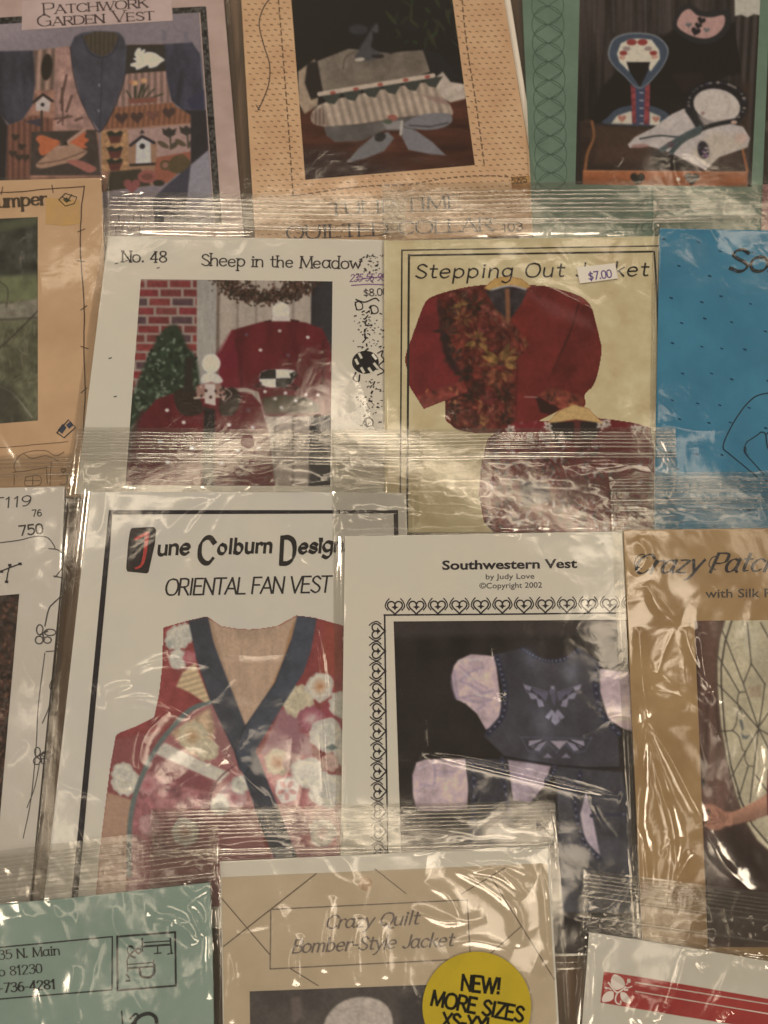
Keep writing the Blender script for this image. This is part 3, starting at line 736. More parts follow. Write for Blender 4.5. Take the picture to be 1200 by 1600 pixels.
    p.poly([(-70, 185), (0, 178), (12, 196), (8, 300), (-70, 300)], (46, 40, 40), 2)
    p.poly([(257, 69), (300, 66), (313, 85), (320, 170), (287, 173), (268, 158), (260, 120)], (58, 57, 74), 1.2, tex=fold); p.line([(284, 112), (278, 160)], 6, (40, 40, 48), 4, .7); p.poly([(290, 156), (319, 140), (320, 173), (300, 172)], (52, 50, 76), 2.5)
    p.poly([(286, 172), (322, 172), (326, 236), (298, 258), (298, 180)], (46, 41, 46), 1.5); p.poly([(298, 258), (326, 234), (332, 320), (290, 328)], (140, 130, 140), 1.6); p.poly([(262, 288), (298, 258), (290, 328), (315, 345), (240, 350), (240, 310)], (62, 58, 74), 1.6)
    col_ = [(110, 72), (116, 58), (128, 51), (150, 48), (185, 50), (194, 60), (198, 75), (196, 115), (185, 150), (168, 190), (156, 206), (145, 190), (128, 160), (117, 120), (112, 95)]
    p.poly(col_, (66, 64, 76), 1.2, tex=mottle(24, .25, 6)); p.poly([(128, 57), (150, 49), (180, 50), (186, 58), (175, 80), (160, 89), (142, 80)], (78, 66, 52), 1.5, tex=stripes(7, .2)); p.line([(128, 56), (140, 82), (160, 90), (178, 80), (187, 57)], 1.8, (44, 44, 58), curve=True); p.line([(160, 92), (156, 200)], 1.4, (48, 48, 60)); p.ell(155, 133, 1.4, 2.5, (130, 124, 130)); p.ell(154, 173, 1.4, 2.5, (130, 124, 130))
    p.line([(110, 74), (114, 110), (124, 150), (142, 188), (155, 206), (170, 186), (186, 150), (197, 112)], 1.6, (40, 38, 46), curve=True); p.line([(257, 62), (256, 50)], 5, (104, 96, 112), 2, .6); p.line([(292, 64), (290, 52)], 6, (104, 96, 112), 2, .6)
    p.grain(.09, 4, 3)
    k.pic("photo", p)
    k.slab("title_label", [(35, 2), (267, -14), (270, 32), (34, 47)], 1.06, 1.13, paper("label_paper", (196, 170, 160), (182, 156, 148), 40), k.cov)
    k.ribbons("title", lettering("Patchwork", (67, 22.5), (232, 11), 17, 2.7, 1.1, style='serif', small=.76) + lettering("Garden Vest", (58, 41.5), (242, 30.5), 17, 2.7, 1.1, style='serif', small=.76), inkc((66, 52, 50)), 1.16)
    k.slab("title_label", [(120, 326), (239, 322), (243, 368), (120, 372)], 1.06, 1.12, paper("label_paper", (176, 158, 152), (166, 148, 142), 40), k.cov)
    k.ribbons("title", lettering("TO", (180, 347), (222, 346), 13, 1.7, .7, style='serif', spacing=14) + lettering("RT", (180, 368), (226, 366), 13, 1.7, .7, style='serif', spacing=14), inkc((92, 82, 80)), 1.15)
    k.bag([(-90, -100), (352, -100), (390, 396), (-90, 412)], seed=11, wr=.7, nrand=14, low=.6)
garden_vest()

def tulip_collar():
    k = Packet("pattern packet with dashed peach cover around a photo of a striped blouse and grey bow", (-90, 1.9), (390, 1.0), (378, 0.0), (850, 0))
    leaf = [(372, -90), (773, -90), (848, 366), (399, 384)]
    k.cover(leaf, paper("peach_cover_paper", (208, 168, 128), (196, 153, 114), 40))
    k.fills("page_edge", [[(773, -90), (783, -90), (856, 364), (849, 366)]], paper("white_page_edge", (214, 192, 168)), 1.03)
    q = [(448, -90), (695, -90), (742, 258), (477, 281)]
    # woven dash pattern
    st = []; LQ = np.array(leaf, float); QQ = np.array([(446, -92), (697, -92), (744, 260), (475, 284)], float)
    rng = random.Random(4); j = 0
    y = -20.0
    while y < 380:
        x = 366 + (j % 2) * 5.6 + (y * 0.075)
        while x < 850:
            a = np.array([[x]]), np.array([[y - (x - 600) * 0.045]])
            if inside(a[0], a[1], LQ)[0, 0] and sdist(a[0], a[1], LQ)[0, 0] > 5 and not inside(a[0], a[1], QQ)[0, 0]:
                yy = float(a[1][0, 0]); st.append(([(x - 1.9, yy - .3), (x, yy), (x + 1.9, yy + .7)], 1.05 + rng.random() * .5))
            x += 11.2
        y += 8.4; j += 1
    k.ribbons("woven_dash_print", st, inkc((108, 80, 60)), 1.04)
    d = []
    def dash(pts, L=7, gap=5, w=1.9):
        c = crm(pts, 12); s_ = np.concatenate([[0], np.cumsum(np.hypot(*(c[1:] - c[:-1]).T))]); t = 0
        while t + L < s_[-1]:
            tt = np.linspace(t, t + L, 3); d.append((np.stack([np.interp(tt, s_, c[:, 0]), np.interp(tt, s_, c[:, 1])], -1), w)); t += L + gap
    dash([(430, -60), (440, 60), (450, 190), (458, 306)]); dash([(717, -60), (728, 60), (745, 170), (758, 268)]); dash([(458, 306), (560, 292), (640, 288)]); dash([(640, 288), (720, 276), (790, 276), (832, 288)], 5, 5)
    k.ribbons("border", d, inkc((92, 70, 54)), 1.09)
    k.ribbons("thread_drawing", [(crm([(432, -12), (414, 8), (405, 36), (412, 70), (421, 100), (420, 130), (410, 158), (403, 172)], 8), 1.7), ([(406, 172), (400, 164)], 1.5)], inkc((72, 58, 48)), 1.09)
    p = Pic(q, (26, 24, 24))
    p.shade(0.7 + 0.7 * fbm(p.X, p.Y, 40, 3))
    rng = random.Random(8)
    for i in range(46):
        x, y = rng.uniform(610, 720), rng.uniform(-40, 70); p.ell(x, y, rng.uniform(5, 15), rng.uniform(1.5, 3.5), (36 + rng.random() * 22, 44 + rng.random() * 20, 34), rng.uniform(20, 160), 1.5, .7)
    p.poly([(440, 172), (560, 168), (760, 150), (760, 300), (440, 300)], (72, 37, 27), 3, tex=mottle(30, .45, 7, (.35, 2.2)))
    p.poly([(440, 230), (520, 238), (620, 268), (600, 300), (440, 300)], (42, 26, 26), 14, .8)
    p.poly([(466, 112), (492, 92), (500, 130), (496, 165), (476, 178), (466, 160)], (160, 134, 110), 1.5, tex=mottle(12, .2, 2))
    p.poly([(484, 100), (545, 76), (600, 82), (662, 78), (672, 112), (640, 124), (560, 138), (498, 150), (488, 130)], (112, 98, 84), 1.5, tex=mottle(24, .3, 5)); p.poly([(480, 98), (496, 96), (506, 150), (486, 156), (476, 130)], (40, 34, 32), 2)
    p.line([(536, 108), (540, 90), (556, 80)], 2, (84, 72, 62), 1, curve=True)
    p.poly([(556, 86), (570, 62), (584, 40), (590, 38), (591, 50), (580, 72), (600, 88), (560, 96)], (70, 66, 67), 3, curve=True); p.ell(560, 46, 15, 8, (52, 50, 54), 0, 3); p.poly([(582, 50), (620, 60), (640, 76), (610, 84), (584, 74)], (24, 22, 24), 3); p.ell(562, 93, 8, 3, (180, 164, 146), -8); p.ell(590, 88, 10, 3, (40, 34, 32), 0)
    p.poly([(660, 76), (690, 84), (716, 120), (690, 132), (674, 112)], (34, 32, 32), 2); p.poly([(682, 120), (692, 112), (704, 128), (728, 132), (728, 154), (704, 160), (680, 148)], (184, 164, 146), 1.5, tex=mottle(14, .18, 4))
    band = [(490, 172), (508, 160), (556, 148), (640, 132), (676, 130), (690, 150), (704, 166), (702, 182), (640, 182), (560, 194), (510, 198), (487, 190)]
    p.poly(band, (184, 158, 136), 1.5, tex=lambda X, Y: (1 - .22 * (0.5 + .5 * np.sin((X - .28 * Y) * 2 * math.pi / 13))) * (1 + .3 * (fbm(X, Y, 18, 3) - .5)), curve=True)
    p.poly([(487, 178), (504, 166), (512, 196), (490, 194)], (150, 122, 104), 2, tex=stripes(6, .3)); p.poly([(660, 148), (690, 152), (704, 164), (680, 160)], (140, 108, 96), 2, .8)
    for i, x in enumerate(np.linspace(506, 664, 6)):
        y = 150 - (x - 500) * .165; p.poly([(x - 4, y + 1), (x + 28, y - 4), (x + 17, y + 14), (x + 6, y + 12)], (58, 60, 54), 1.2)
    p.line([(499, 147), (560, 137), (677, 118)], 7, (190, 166, 146)); 
    for x, y in ((520, 145), (556, 139), (594, 132), (634, 125), (668, 120)): p.ell(x, y, 4.5, 2.6, (160, 74, 62), -10)
    p.poly([(506, 198), (560, 194), (640, 182), (700, 178), (702, 192), (640, 204), (600, 204), (566, 220), (524, 222), (510, 212)], (92, 85, 80), 1.5, tex=mottle(20, .25, 2))
    p.poly([(630, 196), (650, 182), (676, 177), (702, 178), (706, 190), (690, 200), (662, 203)], (118, 112, 114), 1.2, curve=True); p.line([(640, 196), (672, 198), (700, 192)], 2, (58, 54, 56), 1.4)
    p.poly([(584, 212), (606, 206), (616, 216), (600, 236), (570, 248), (541, 254), (560, 232)], (112, 107, 107), 1.2); p.poly([(627, 198), (650, 204), (676, 222), (697, 243), (668, 240), (638, 234), (628, 214)], (120, 114, 116), 1.2); p.ell(594, 214, 9, 7, (46, 42, 42), -20); p.poly([(598, 192), (630, 188), (630, 202), (604, 202)], (136, 126, 122)); p.ell(613, 184, 8, 5, (150, 84, 70)); p.ell(606, 190, 7, 4, (78, 82, 66)); p.line([(628, 190), (626, 210)], 4, (176, 164, 152))
    p.grain(.08, 4, 5)
    k.pic("photo", p)
    k.ribbons("title", lettering("TULIP TIME", (514, 337), (722, 324), 19, 3.3, 1.2, style='serif') + lettering("QUILTED COLLAR", (447, 374), (772, 360), 20, 3.3, 1.2, style='serif'), inkc((66, 62, 66)), 1.12)
    k.ribbons("number", lettering("103", (784, 362), (818, 360), 12, 2.4, style='mono'), inkc((66, 56, 50)), 1.12)
    k.ribbons("tape_number", lettering("5225", (800, 287), (824, 285), 9, 1.3), inkc((66, 56, 50)), 1.12)
    k.fills("torn_tape", [[(798, 276), (836, 274), (846, 288), (842, 300), (830, 306), (818, 300), (800, 298)]], paper("old_tape", (186, 140, 84), (150, 104, 62), 200), 1.08)
    k.bag([(366, -100), (800, -100), (864, 384), (386, 396)], seed=21, wr=.7, nrand=14, low=.6, creases=[([(700, 118), (760, 112), (800, 104)], 8, .22)])
tulip_collar()

def pink_edge():
    k = Packet("mostly hidden pattern packet with pink cover and dark photo beside the green packet", (-90, 0.0), (390, 0.0), (1170, 0), (1330, 0))
    k.cover([(1172, -90), (1330, -90), (1330, 378), (1182, 370)], paper("pink_cover_paper", (178, 108, 112), (160, 92, 98), 40))
    p = Pic([(1174, -20), (1330, -20), (1330, 288), (1180, 288)], (40, 32, 28)); p.shade(.6 + .8 * fbm(p.X, p.Y, 14, 5)); p.poly([(1180, 190), (1240, 186), (1240, 204), (1180, 206)], (86, 72, 64), 3)
    k.pic("photo", p)
    k.bag([(1166, -100), (1340, -100), (1340, 392), (1174, 392)], seed=44, nrand=6, wr=.6)
pink_edge()

def green_hood():
    k = Packet("pattern packet with green cover and photo of a blue hood beside a white bonnet", (-90, 1.9), (390, 1.0), (800, 0.0), (1200, 1.4))
    leaf = [(812, -90), (1207, -90), (1188, 376), (833, 378)]
    k.cover(leaf, paper("sage_green_paper", (108, 126, 106), (98, 115, 97), 40))
    st = []
    for i in range(11):
        cy_ = -20 + i * 29
        for s_ in (-1, 1):
            t = np.linspace(0, math.pi, 14); st.append((np.stack([856 + cy_ * .02 + s_ * 25 * np.sin(t), cy_ + 29 - 29 * np.cos(t) * 1.0], -1), 1.1))
        st.append(([(834 + cy_ * .02, cy_ + 15), (878 + cy_ * .02, cy_ + 44)], 1.0)); st.append(([(878 + cy_ * .02, cy_ + 15), (834 + cy_ * .02, cy_ + 44)], 1.0))
    k.ribbons("stitched_scallop_border", st, inkc((66, 84, 68)), 1.06)
    p = Pic([(908, -90), (1192, -90), (1174, 292), (899, 288)], (50, 42, 39))
    p.shade(1 + .55 * (fbm(p.X * 2.2, p.Y * .12, 14, 6) - .5) * 2); p.shade(.82 + .3 * sstep(200, 20, p.Y))
    for x in (928, 958, 985, 1008, 1030, 1046): p.line([(x, -60), (x + 1, 50)], 2.5, (92, 84, 80), 2.5, .55)
    p.poly([(925, 190), (940, 140), (985, 90), (1030, 60), (1066, 40), (1152, 36), (1158, 112), (1120, 122), (1080, 148), (1064, 172), (1030, 190), (960, 196)], (17, 15, 17), 6)
    p.poly([(1036, 110), (1100, 108), (1110, 130), (1070, 152), (1060, 140)], (46, 34, 30), 10, .8)
    p.poly([(1148, 22), (1188, 22), (1186, 110), (1176, 292), (1160, 292), (1164, 150), (1150, 60)], (72, 62, 57), 2, tex=stripes(13, .45, .06)); p.poly([(1147, -90), (1190, -90), (1188, 24), (1178, 22), (1168, 27), (1158, 23), (1148, 25)], (186, 176, 158), 1.2); p.poly([(1158, 130), (1174, 128), (1170, 240), (1160, 240)], (62, 44, 36), 5, .7)
    p.poly([(1052, 42), (1062, 14), (1078, 6), (1100, 18), (1136, 16), (1143, 36), (1130, 58), (1104, 70), (1072, 62)], (40, 38, 40), 2, curve=True)
    p.poly([(1058, 40), (1064, 22), (1077, 14), (1090, 24), (1112, 27), (1131, 24), (1131, 40), (1118, 55), (1098, 60), (1074, 53)], (184, 138, 128), 1.2, curve=True)
    for x, y, r in ((1096, 32, 7), (1091, 40, 6), (1087, 49, 8)): p.poly(heart(x, y, r, .3), (34, 30, 34))
    p.poly(heart(1076, 39, 5), (100, 100, 98)); p.poly(heart(1104, 47, 5), (100, 100, 98))
    p.poly([(946, 194), (950, 182), (964, 170), (988, 164), (1012, 164), (1034, 171), (1046, 182), (1030, 196)], (60, 72, 88), 1.2, curve=True); p.poly([(955, 193), (964, 181), (984, 174), (1014, 174), (1032, 182), (1030, 196)], (196, 182, 160), 1.2); p.poly(heart(972, 185, 7), (170, 108, 92), 1.2); p.poly(heart(1025, 186, 6), (170, 108, 92), 1.2)
    hood = [(950, 84), (957, 62), (975, 53), (1000, 51), (1026, 56), (1043, 72), (1043, 90), (1028, 115), (1000, 139), (974, 118), (957, 101)]
    p.poly(hood, (128, 132, 136), 1, curve=True); hc = np.array([998, 92]); p.poly((np.array(hood) - hc) * .955 + hc, (60, 73, 92), 1, curve=True)
    p.poly([(964, 84), (970, 68), (984, 61), (1000, 60), (1018, 62), (1030, 78), (1031, 92), (1016, 112), (1011, 98), (980, 98), (983, 112), (968, 97)], (206, 192, 168), 1)
    for x, y, r, c in ((987, 66, 8, (146, 52, 50)), (1004, 66, 8, (146, 52, 50)), (979, 76, 6, (146, 122, 116)), (1013, 76, 6, (146, 122, 116)), (974, 83, 6, (142, 50, 46)), (1021, 83, 6, (142, 50, 46)), (972, 90, 5, (190, 138, 118)), (1023, 89, 5, (190, 138, 118))): p.ell(x, y, r, r * .62, c, 0, 1)
    p.poly([(979, 97), (1016, 97), (1011, 114), (1000, 136), (985, 114)], (24, 20, 24), 1)
    p.poly([(985, 132), (1000, 140), (1016, 130), (1015, 196), (988, 196)], (58, 64, 96), 1); p.poly([(985, 132), (993, 138), (994, 192), (988, 192)], (134, 54, 56), 1, tex=mottle(4, .4, 3)); p.poly([(1008, 136), (1016, 130), (1014, 194), (1006, 194)], (134, 54, 56), 1, tex=mottle(4, .4, 4))
    for y in range(145, 196, 12): p.line([(1000, y), (1005, y)], 1.6, (186, 180, 172), .7)
    p.poly([(905, 190), (922, 186), (928, 196), (985, 200), (1010, 206), (1166, 240), (1166, 270), (910, 270)], (58, 42, 36), 3, tex=mottle(30, .4, 3, (.5, 1.6))); p.line([(925, 190), (928, 214), (918, 240), (914, 268)], 4.5, (134, 82, 48), 1.2, curve=True); p.poly([(930, 196), (1000, 198), (1030, 210), (1010, 250), (930, 256)], (72, 50, 38), 8, .8); p.poly([(1018, 232), (1060, 244), (1100, 266), (1020, 266)], (34, 20, 24), 5)
    p.poly([(911, 266), (1168, 269), (1168, 294), (910, 291)], (152, 84, 48), 1.2, tex=mottle(16, .22, 6, (.3, 2))); p.line([(912, 267), (1168, 269)], 1.6, (186, 120, 78)); p.line([(1160, 232), (1168, 268)], 4, (150, 86, 48))
    for x in (996, 1081): p.poly(heart(x, 279, 12, .05), (22, 16, 18), 1)
    p.ell(1060, 280, 3, 3, (206, 190, 170))
    p.ell(1120, 162, 49, 38, (30, 28, 32), 6, 2.5)
    rng = random.Random(5)
    for i in range(70):
        a = rng.uniform(0, 6.28); p.ell(1120 + 44 * math.cos(a), 162 + 33 * math.sin(a), rng.uniform(1, 3), rng.uniform(1, 2), rng.choice([(120, 104, 110), (70, 58, 78), (150, 132, 118), (44, 52, 46)]), 0, 1, .8)
    p.poly([(1068, 170), (1082, 172), (1096, 196), (1140, 193), (1161, 198), (1172, 216), (1168, 230), (1124, 245), (1112, 256), (1103, 266), (1086, 258), (1050, 240), (1034, 234), (1012, 228), (984, 231), (981, 226), (992, 214), (1020, 200), (1050, 178)], (188, 172, 164), 1.3, tex=mottle(36, .14, 8))
    p.poly([(1112, 206), (1150, 212), (1166, 228), (1124, 244), (1104, 262), (1080, 240)], (186, 168, 146), 6, .8); p.ell(1158, 216, 10, 8, (196, 160, 142), 0, 4, .8); p.ell(1000, 228, 14, 3, (160, 116, 108), -3, 1.6)
    p.ell(1120, 165, 37, 26, (196, 180, 168), 12, 1.4); p.line([(1092, 150), (1104, 160), (1102, 176)], 3, (176, 160, 148), 2.5, .6, curve=True); p.line([(1130, 146), (1140, 160), (1136, 180)], 3, (172, 156, 146), 3, .5, curve=True); p.line([(1064, 186), (1040, 208), (1004, 222)], 4, (166, 152, 150), 3, .5, curve=True); p.line([(1120, 214), (1112, 236), (1104, 258)], 4, (160, 144, 132), 3, .5, curve=True); p.poly([(1090, 180), (1110, 188), (1150, 184), (1140, 194), (1100, 196)], (178, 160, 150), 3, .8); p.ell(1098, 177, 3, 3, (150, 116, 110), 0, 1.5)
    p.line([(1076, 172), (1088, 190), (1094, 200)], 11, (34, 34, 38), 2, curve=True); p.line([(1094, 202), (1120, 194), (1152, 188)], 7, (32, 32, 36), 1.5, curve=True); p.line([(1000, 217), (1030, 212), (1060, 214), (1090, 210)], 2.4, (40, 48, 52), 1, curve=True); p.line([(1094, 200), (1070, 212), (1034, 234)], 8, (62, 76, 78), 1.2, curve=True); p.line([(1092, 206), (1066, 220), (1049, 238)], 8, (60, 74, 74), 1.2, curve=True); p.ell(1048, 226, 6, 5, (80, 66, 72)); p.ell(1147, 191, 5, 3, (186, 150, 132))
    p.ell(1099, 234, 9, 14, (40, 34, 44), -10, 2)
    for i in range(12): p.ell(1099 + rng.uniform(-7, 7), 236 + rng.uniform(-11, 11), 2.2, 1.6, rng.choice([(130, 88, 120), (80, 64, 90), (160, 140, 134)]), 0, .8)
    p.grain(.09, 4, 6)
    k.pic("photo", p)
    k.ribbons("title", lettering("from", (913, 325), (954, 323), 13, 1.5, .6, slant=.5, style='pen', pen=.6) + lettering("d", (992, 323), (1004, 323), 14, 1.5, .6, slant=.5, style='pen', pen=.6) + lettering("Your", (985, 362), (1036, 360), 20, 1.7, .6, slant=.45, style='pen', pen=.6) + lettering("the Child of", (1082, 333), (1160, 331), 11, 1.4, .5, slant=.5, style='pen', pen=.6), inkc((62, 72, 64)), 1.12)
    k.bag([(806, -100), (1216, -100), (1197, 384), (812, 390)], seed=31, wr=.6, nrand=12, low=.6)
green_hood()
# ================================================================== second row
def wobble_line(pts, amp, seed, n=10):
    c = crm(pts, n); return c + np.stack([fbm(c[:, 1], 0 * c[:, 0], 18, seed) - .5, fbm(c[:, 0], 0 * c[:, 1], 18, seed + 3) - .5], -1) * 2 * amp

def jumper():
    k = Packet("pattern packet with peach cover, yellow tape and a photo of grass and a log", (280, 2.7), (800, 1.0), (-80, 0), (176, 0))
    k.cover([(-80, 284), (158, 278), (163, 400), (166, 775), (-80, 780)], paper("peach_card", (196, 158, 120), (184, 146, 110), 25))
    p = Pic([(-80, 345), (59, 339), (59, 657), (-80, 668)], (88, 86, 62)); p.grain(.4, 14, 3)
    p.poly([(-80, 338), (60, 334), (60, 432), (-80, 436)], (56, 55, 46), 5, tex=mottle(16, .5, 2)); p.poly([(-80, 432), (60, 430), (60, 470), (-80, 476)], (104, 106, 72), 6, tex=mottle(14, .2, 5)); p.poly([(-80, 360), (60, 338), (60, 350), (-80, 380)], (88, 92, 62), 5, .7)
    rng = random.Random(3)
    for i in range(260):
        x, y = rng.uniform(-78, 58), rng.uniform(470, 655); a = rng.gauss(-1.5, .6); L = rng.uniform(6, 18); c = rng.choice([(112, 110, 78), (66, 66, 48), (126, 118, 92), (84, 88, 58)])
        p.line([(x, y), (x + L * math.cos(a), y + L * math.sin(a))], 1.6, c, .9, .7)
    p.poly([(-80, 478), (20, 474), (60, 466), (60, 498), (20, 500), (-80, 502)], (126, 116, 98), 2.5, tex=mottle(10, .25, 7)); p.line([(-80, 500), (20, 499), (60, 496)], 3, (74, 68, 56), 2)
    p.line([(-30, 570), (20, 525), (59, 486)], 2, (52, 46, 38), .8, curve=True); p.line([(0, 440), (12, 452), (10, 480)], 1.4, (60, 54, 44), .8, curve=True); p.line([(-10, 600), (20, 615), (50, 652)], 2.2, (140, 132, 114), 1, curve=True); p.poly([(-80, 590), (20, 600), (40, 660), (-80, 672)], (52, 50, 40), 10, .7)
    k.pic("photo", p)
    st = [(wobble_line([(-70, 304), (20, 300), (80, 295), (132, 291)], 1, 3), 1.6), (wobble_line([(132, 291), (127, 330), (126, 400), (131, 470), (131, 540), (133, 600), (130, 680)], 1, 4), 1.8)]
    for x, y, a in ((82, 295, 1.4), (3, 298, 1.8), (127, 360, -.4), (126, 408, .15), (131, 481, -.6), (132, 543, .3), (131, 610, -.7)):
        st.append(([(x - 6 * math.cos(a), y - 6 * math.sin(a)), (x + 6 * math.cos(a), y + 6 * math.sin(a))], 1.4))
    k.ribbons("border", st, inkc((72, 56, 44)))
    h = [[(92, 312), (102, 302), (120, 308), (116, 318), (102, 322), (92, 312)], [(98, 308), (110, 314)], [(104, 316), (112, 304)]]
    k.ribbons("small_emblem", [(np.array(a, float), 1.6) for a in h], inkc((60, 56, 40)), 1.2); k.fills("small_emblem", [[(98, 312), (104, 308), (110, 313), (104, 317)]], inkc((60, 60, 42)), 1.16)
    k.fills("small_emblem", [[(90, 672), (98, 662), (104, 668), (97, 678)], [(103, 664), (110, 658), (115, 664), (108, 670)]], inkc((56, 60, 72)), 1.1)
    k.ribbons("small_emblem", [([(89, 676), (107, 656), (118, 668), (100, 684), (89, 676)], 2.0)], inkc((52, 46, 44)))
    k.slab("yellow_tape", [(72, 309), (124, 312), (125, 349), (100, 353), (71, 350)], 1.06, 1.1, paper("yellowed_tape", (190, 148, 92), (182, 142, 94), 120), k.cov)
    k.ribbons("title", lettering("Jumper", (-16, 325), (74, 319), 19, 4.6, 2.0, style='bold'), inkc((70, 58, 46)), 1.14)
    hs = [[(24, 738), (22, 725), (36, 708), (70, 704), (86, 712), (100, 706)], [(20, 738), (44, 735), (76, 730)], [(22, 742), (22, 758)], [(80, 722), (78, 758)], [(72, 728), (74, 756)], [(40, 745), (62, 744), (62, 758), (40, 758), (40, 745)], [(51, 745), (51, 758)], [(40, 751), (62, 751)], [(36, 708), (50, 716), (72, 712), (90, 720)], [(-20, 702), (40, 696), (106, 690)], [(94, 744), (104, 743), (104, 756), (94, 756)]]
    k.ribbons("house_drawing", [(wobble_line(a, 1, 5, 6) if len(a) > 2 else np.array(a, float), 1.3) for a in hs] + [(np.vstack([heart(99, 735, 4), heart(99, 735, 4)[:1]]), 2.2)], inkc((112, 88, 66)))
    k.bag([(-90, 279), (172, 275), (177, 800), (-90, 800)], seed=51, wr=.8, nrand=14, low=.7)
jumper()

def sheep_sweaters():
    k = Packet("pattern packet with white cover and a photo of red sweaters before a brick wall", (300, 2.7), (790, 1.0), (171, 1.9), (630, 0))
    k.cover([(169, 368), (607, 375), (612, 772), (119, 772)], paper("white_cover_paper", (212, 202, 186), (204, 193, 176), 20))
    q = [(220, 436), (519.5, 439.6), (516, 760), (196, 758)]
    p = Pic(q, (150, 138, 124))
    # brick wall
    rng = random.Random(2); i = 0; y = 437.0
    p.poly([(180, 430), (309, 432), (307, 640), (180, 640)], (150, 128, 116), 1)
    while y < 640:
        x = 190 - (i % 2) * 17 + rng.uniform(-3, 3) + (i % 3) * 3
        while x < 308:
            c = rng.choice([(124, 46, 46), (132, 52, 50), (112, 44, 44), (120, 56, 52), (84, 58, 62), (128, 44, 48)])
            x2 = min(x + 34, 308.5)
            if x2 - x > 3: p.poly([(x + 1, y + 1), (x2 - 1, y + 1.4), (x2 - 1, y + 12.2), (x + 1, y + 11.6)], c, .9, tex=mottle(6, .2, i))
            x += 36
        y += 14.2; i += 1
    p.poly([(308, 430), (340, 432), (338, 780), (306, 780)], (156, 147, 136), 1.2, tex=mottle(20, .12, 3, (3, .4)))
    p.poly([(340, 430), (487, 432), (484, 780), (338, 780)], (166, 148, 132), 1, tex=lambda X, Y: 1 - .16 * (np.abs(((X - 342) / 29) % 1 - .5) > .43) + .12 * (fbm(X * 3, Y * .3, 20, 2) - .5)); p.line([(341, 436), (339, 600)], 4, (112, 92, 78), 1.2)
    p.poly([(487, 430), (524, 432), (522, 780), (482, 780)], (46, 43, 46), 1.2, tex=mottle(30, .35, 2))
    for i in range(900):
        a = rng.uniform(0.02, math.pi - .02); r = rng.gauss(1, .2); x, yy = 415 + 62 * r * math.cos(a), 434 + 32 * r * math.sin(a)
        p.ell(x, yy, rng.uniform(1, 3), rng.uniform(1, 2.2), rng.choice([(58, 38, 30), (44, 30, 26), (78, 52, 40), (92, 60, 50), (50, 42, 32)]), rng.uniform(0, 180), .8)
    bush = [(252, 520), (268, 508), (280, 512), (292, 540), (306, 560), (312, 610), (300, 640), (252, 690), (200, 720), (200, 640), (214, 600), (232, 556)]
    p.poly(bush, (40, 52, 38), 4, curve=True)
    for i in range(420):
        x, yy = rng.uniform(200, 312), rng.uniform(505, 700)
        if inside(np.array([x]), np.array([yy]), bush)[0]:
            p.ell(x, yy, rng.uniform(2.5, 6), rng.uniform(1.5, 3), rng.choice([(66, 82, 58), (48, 62, 44), (86, 100, 76), (30, 40, 30), (110, 120, 98)]), rng.uniform(0, 180), .9, .9)
    red = (98, 27, 33)
    sw = lambda sd: mottle(26, .22, sd, (1.6, .6))
    p.poly([(346, 548), (362, 516), (408, 503), (440, 498), (478, 504), (504, 514), (516, 540), (524, 590), (522, 648), (484, 650), (414, 650), (404, 612), (384, 606), (346, 606), (338, 556)], red, 1.4, tex=sw(4))
    p.line([(370, 530), (374, 570), (378, 604)], 3, (78, 20, 28), 2); p.line([(506, 530), (504, 600), (498, 640)], 3, (74, 20, 28), 2); p.poly([(338, 552), (362, 516), (372, 560), (374, 606), (344, 606)], (124, 28, 46), 4, .6)
    p.poly([(410, 622), (440, 617), (476, 620), (498, 632), (498, 645), (414, 646)], (66, 56, 40), 1.5, tex=mottle(6, .2, 3)); p.line([(416, 649), (500, 649)], 2.5, (74, 20, 26))
    p.line([(414, 503), (440, 499), (466, 502)], 3, (66, 22, 28), 1, curve=True)
    p.ell(439, 486, 14, 14, (206, 194, 182), 0, 1.2); p.poly([(426, 494), (452, 494), (454, 502), (424, 502)], (196, 182, 168), 1.2)
    bx = [(405, 592), (408, 582), (420, 578), (446, 577), (462, 580), (462, 588), (454, 600), (440, 605), (420, 605), (409, 601)]
    p.poly(bx, (206, 196, 188), .9, curve=True); p.poly([(400, 575), (431, 574), (431, 591.5), (400, 592)], (22, 20, 22), .8, clip=bx); p.poly([(431, 591.5), (466, 590), (460, 610), (431, 608)], (22, 20, 22), .8, clip=bx); p.poly([(452, 584), (463, 579), (464, 588), (456, 594)], (22, 20, 22), .8)
    for a, b_ in (((408, 598), (399, 604)), ((404, 604), (412, 604)), ((456, 600), (466, 606)), ((442, 604), (464, 609))): p.line([a, b_], 2, (26, 20, 22), .7)
    for x, y, c in ((407, 547, 0), (481, 527, 0), (437, 517, 1), (385, 523, 2), (450, 555, 2), (414, 612, 0), (446, 614, 0), (478, 617, 0), (497, 617, 0), (430, 623, 1), (462, 626, 0), (486, 631, 1), (440, 637, 1)): p.ell(x, y, 2.9, 2.4, [(208, 196, 186), (176, 160, 148), (92, 66, 76)][c], 0, .9)
    p.poly([(206, 700), (222, 650), (244, 624), (272, 614), (310, 612), (350, 610), (392, 614), (408, 632), (420, 680), (432, 780), (196, 780)], red, 1.4, tex=sw(7)); p.poly([(196, 690), (222, 640), (236, 650), (226, 700), (218, 760), (196, 760)], (88, 24, 32), 4, .6)
    p.poly([(272, 614), (300, 606), (318, 640), (300, 650), (280, 644)], (48, 36, 29), 2, curve=True); p.poly([(342, 640), (348, 612), (366, 606), (376, 624), (366, 646), (350, 650)], (48, 36, 29), 2, curve=True); p.poly([(290, 560), (302, 556), (302, 610), (286, 614)], (44, 38, 34), 3)
    p.poly([(319, 636), (336, 640), (334, 780), (316, 780)], (36, 27, 27), 2)
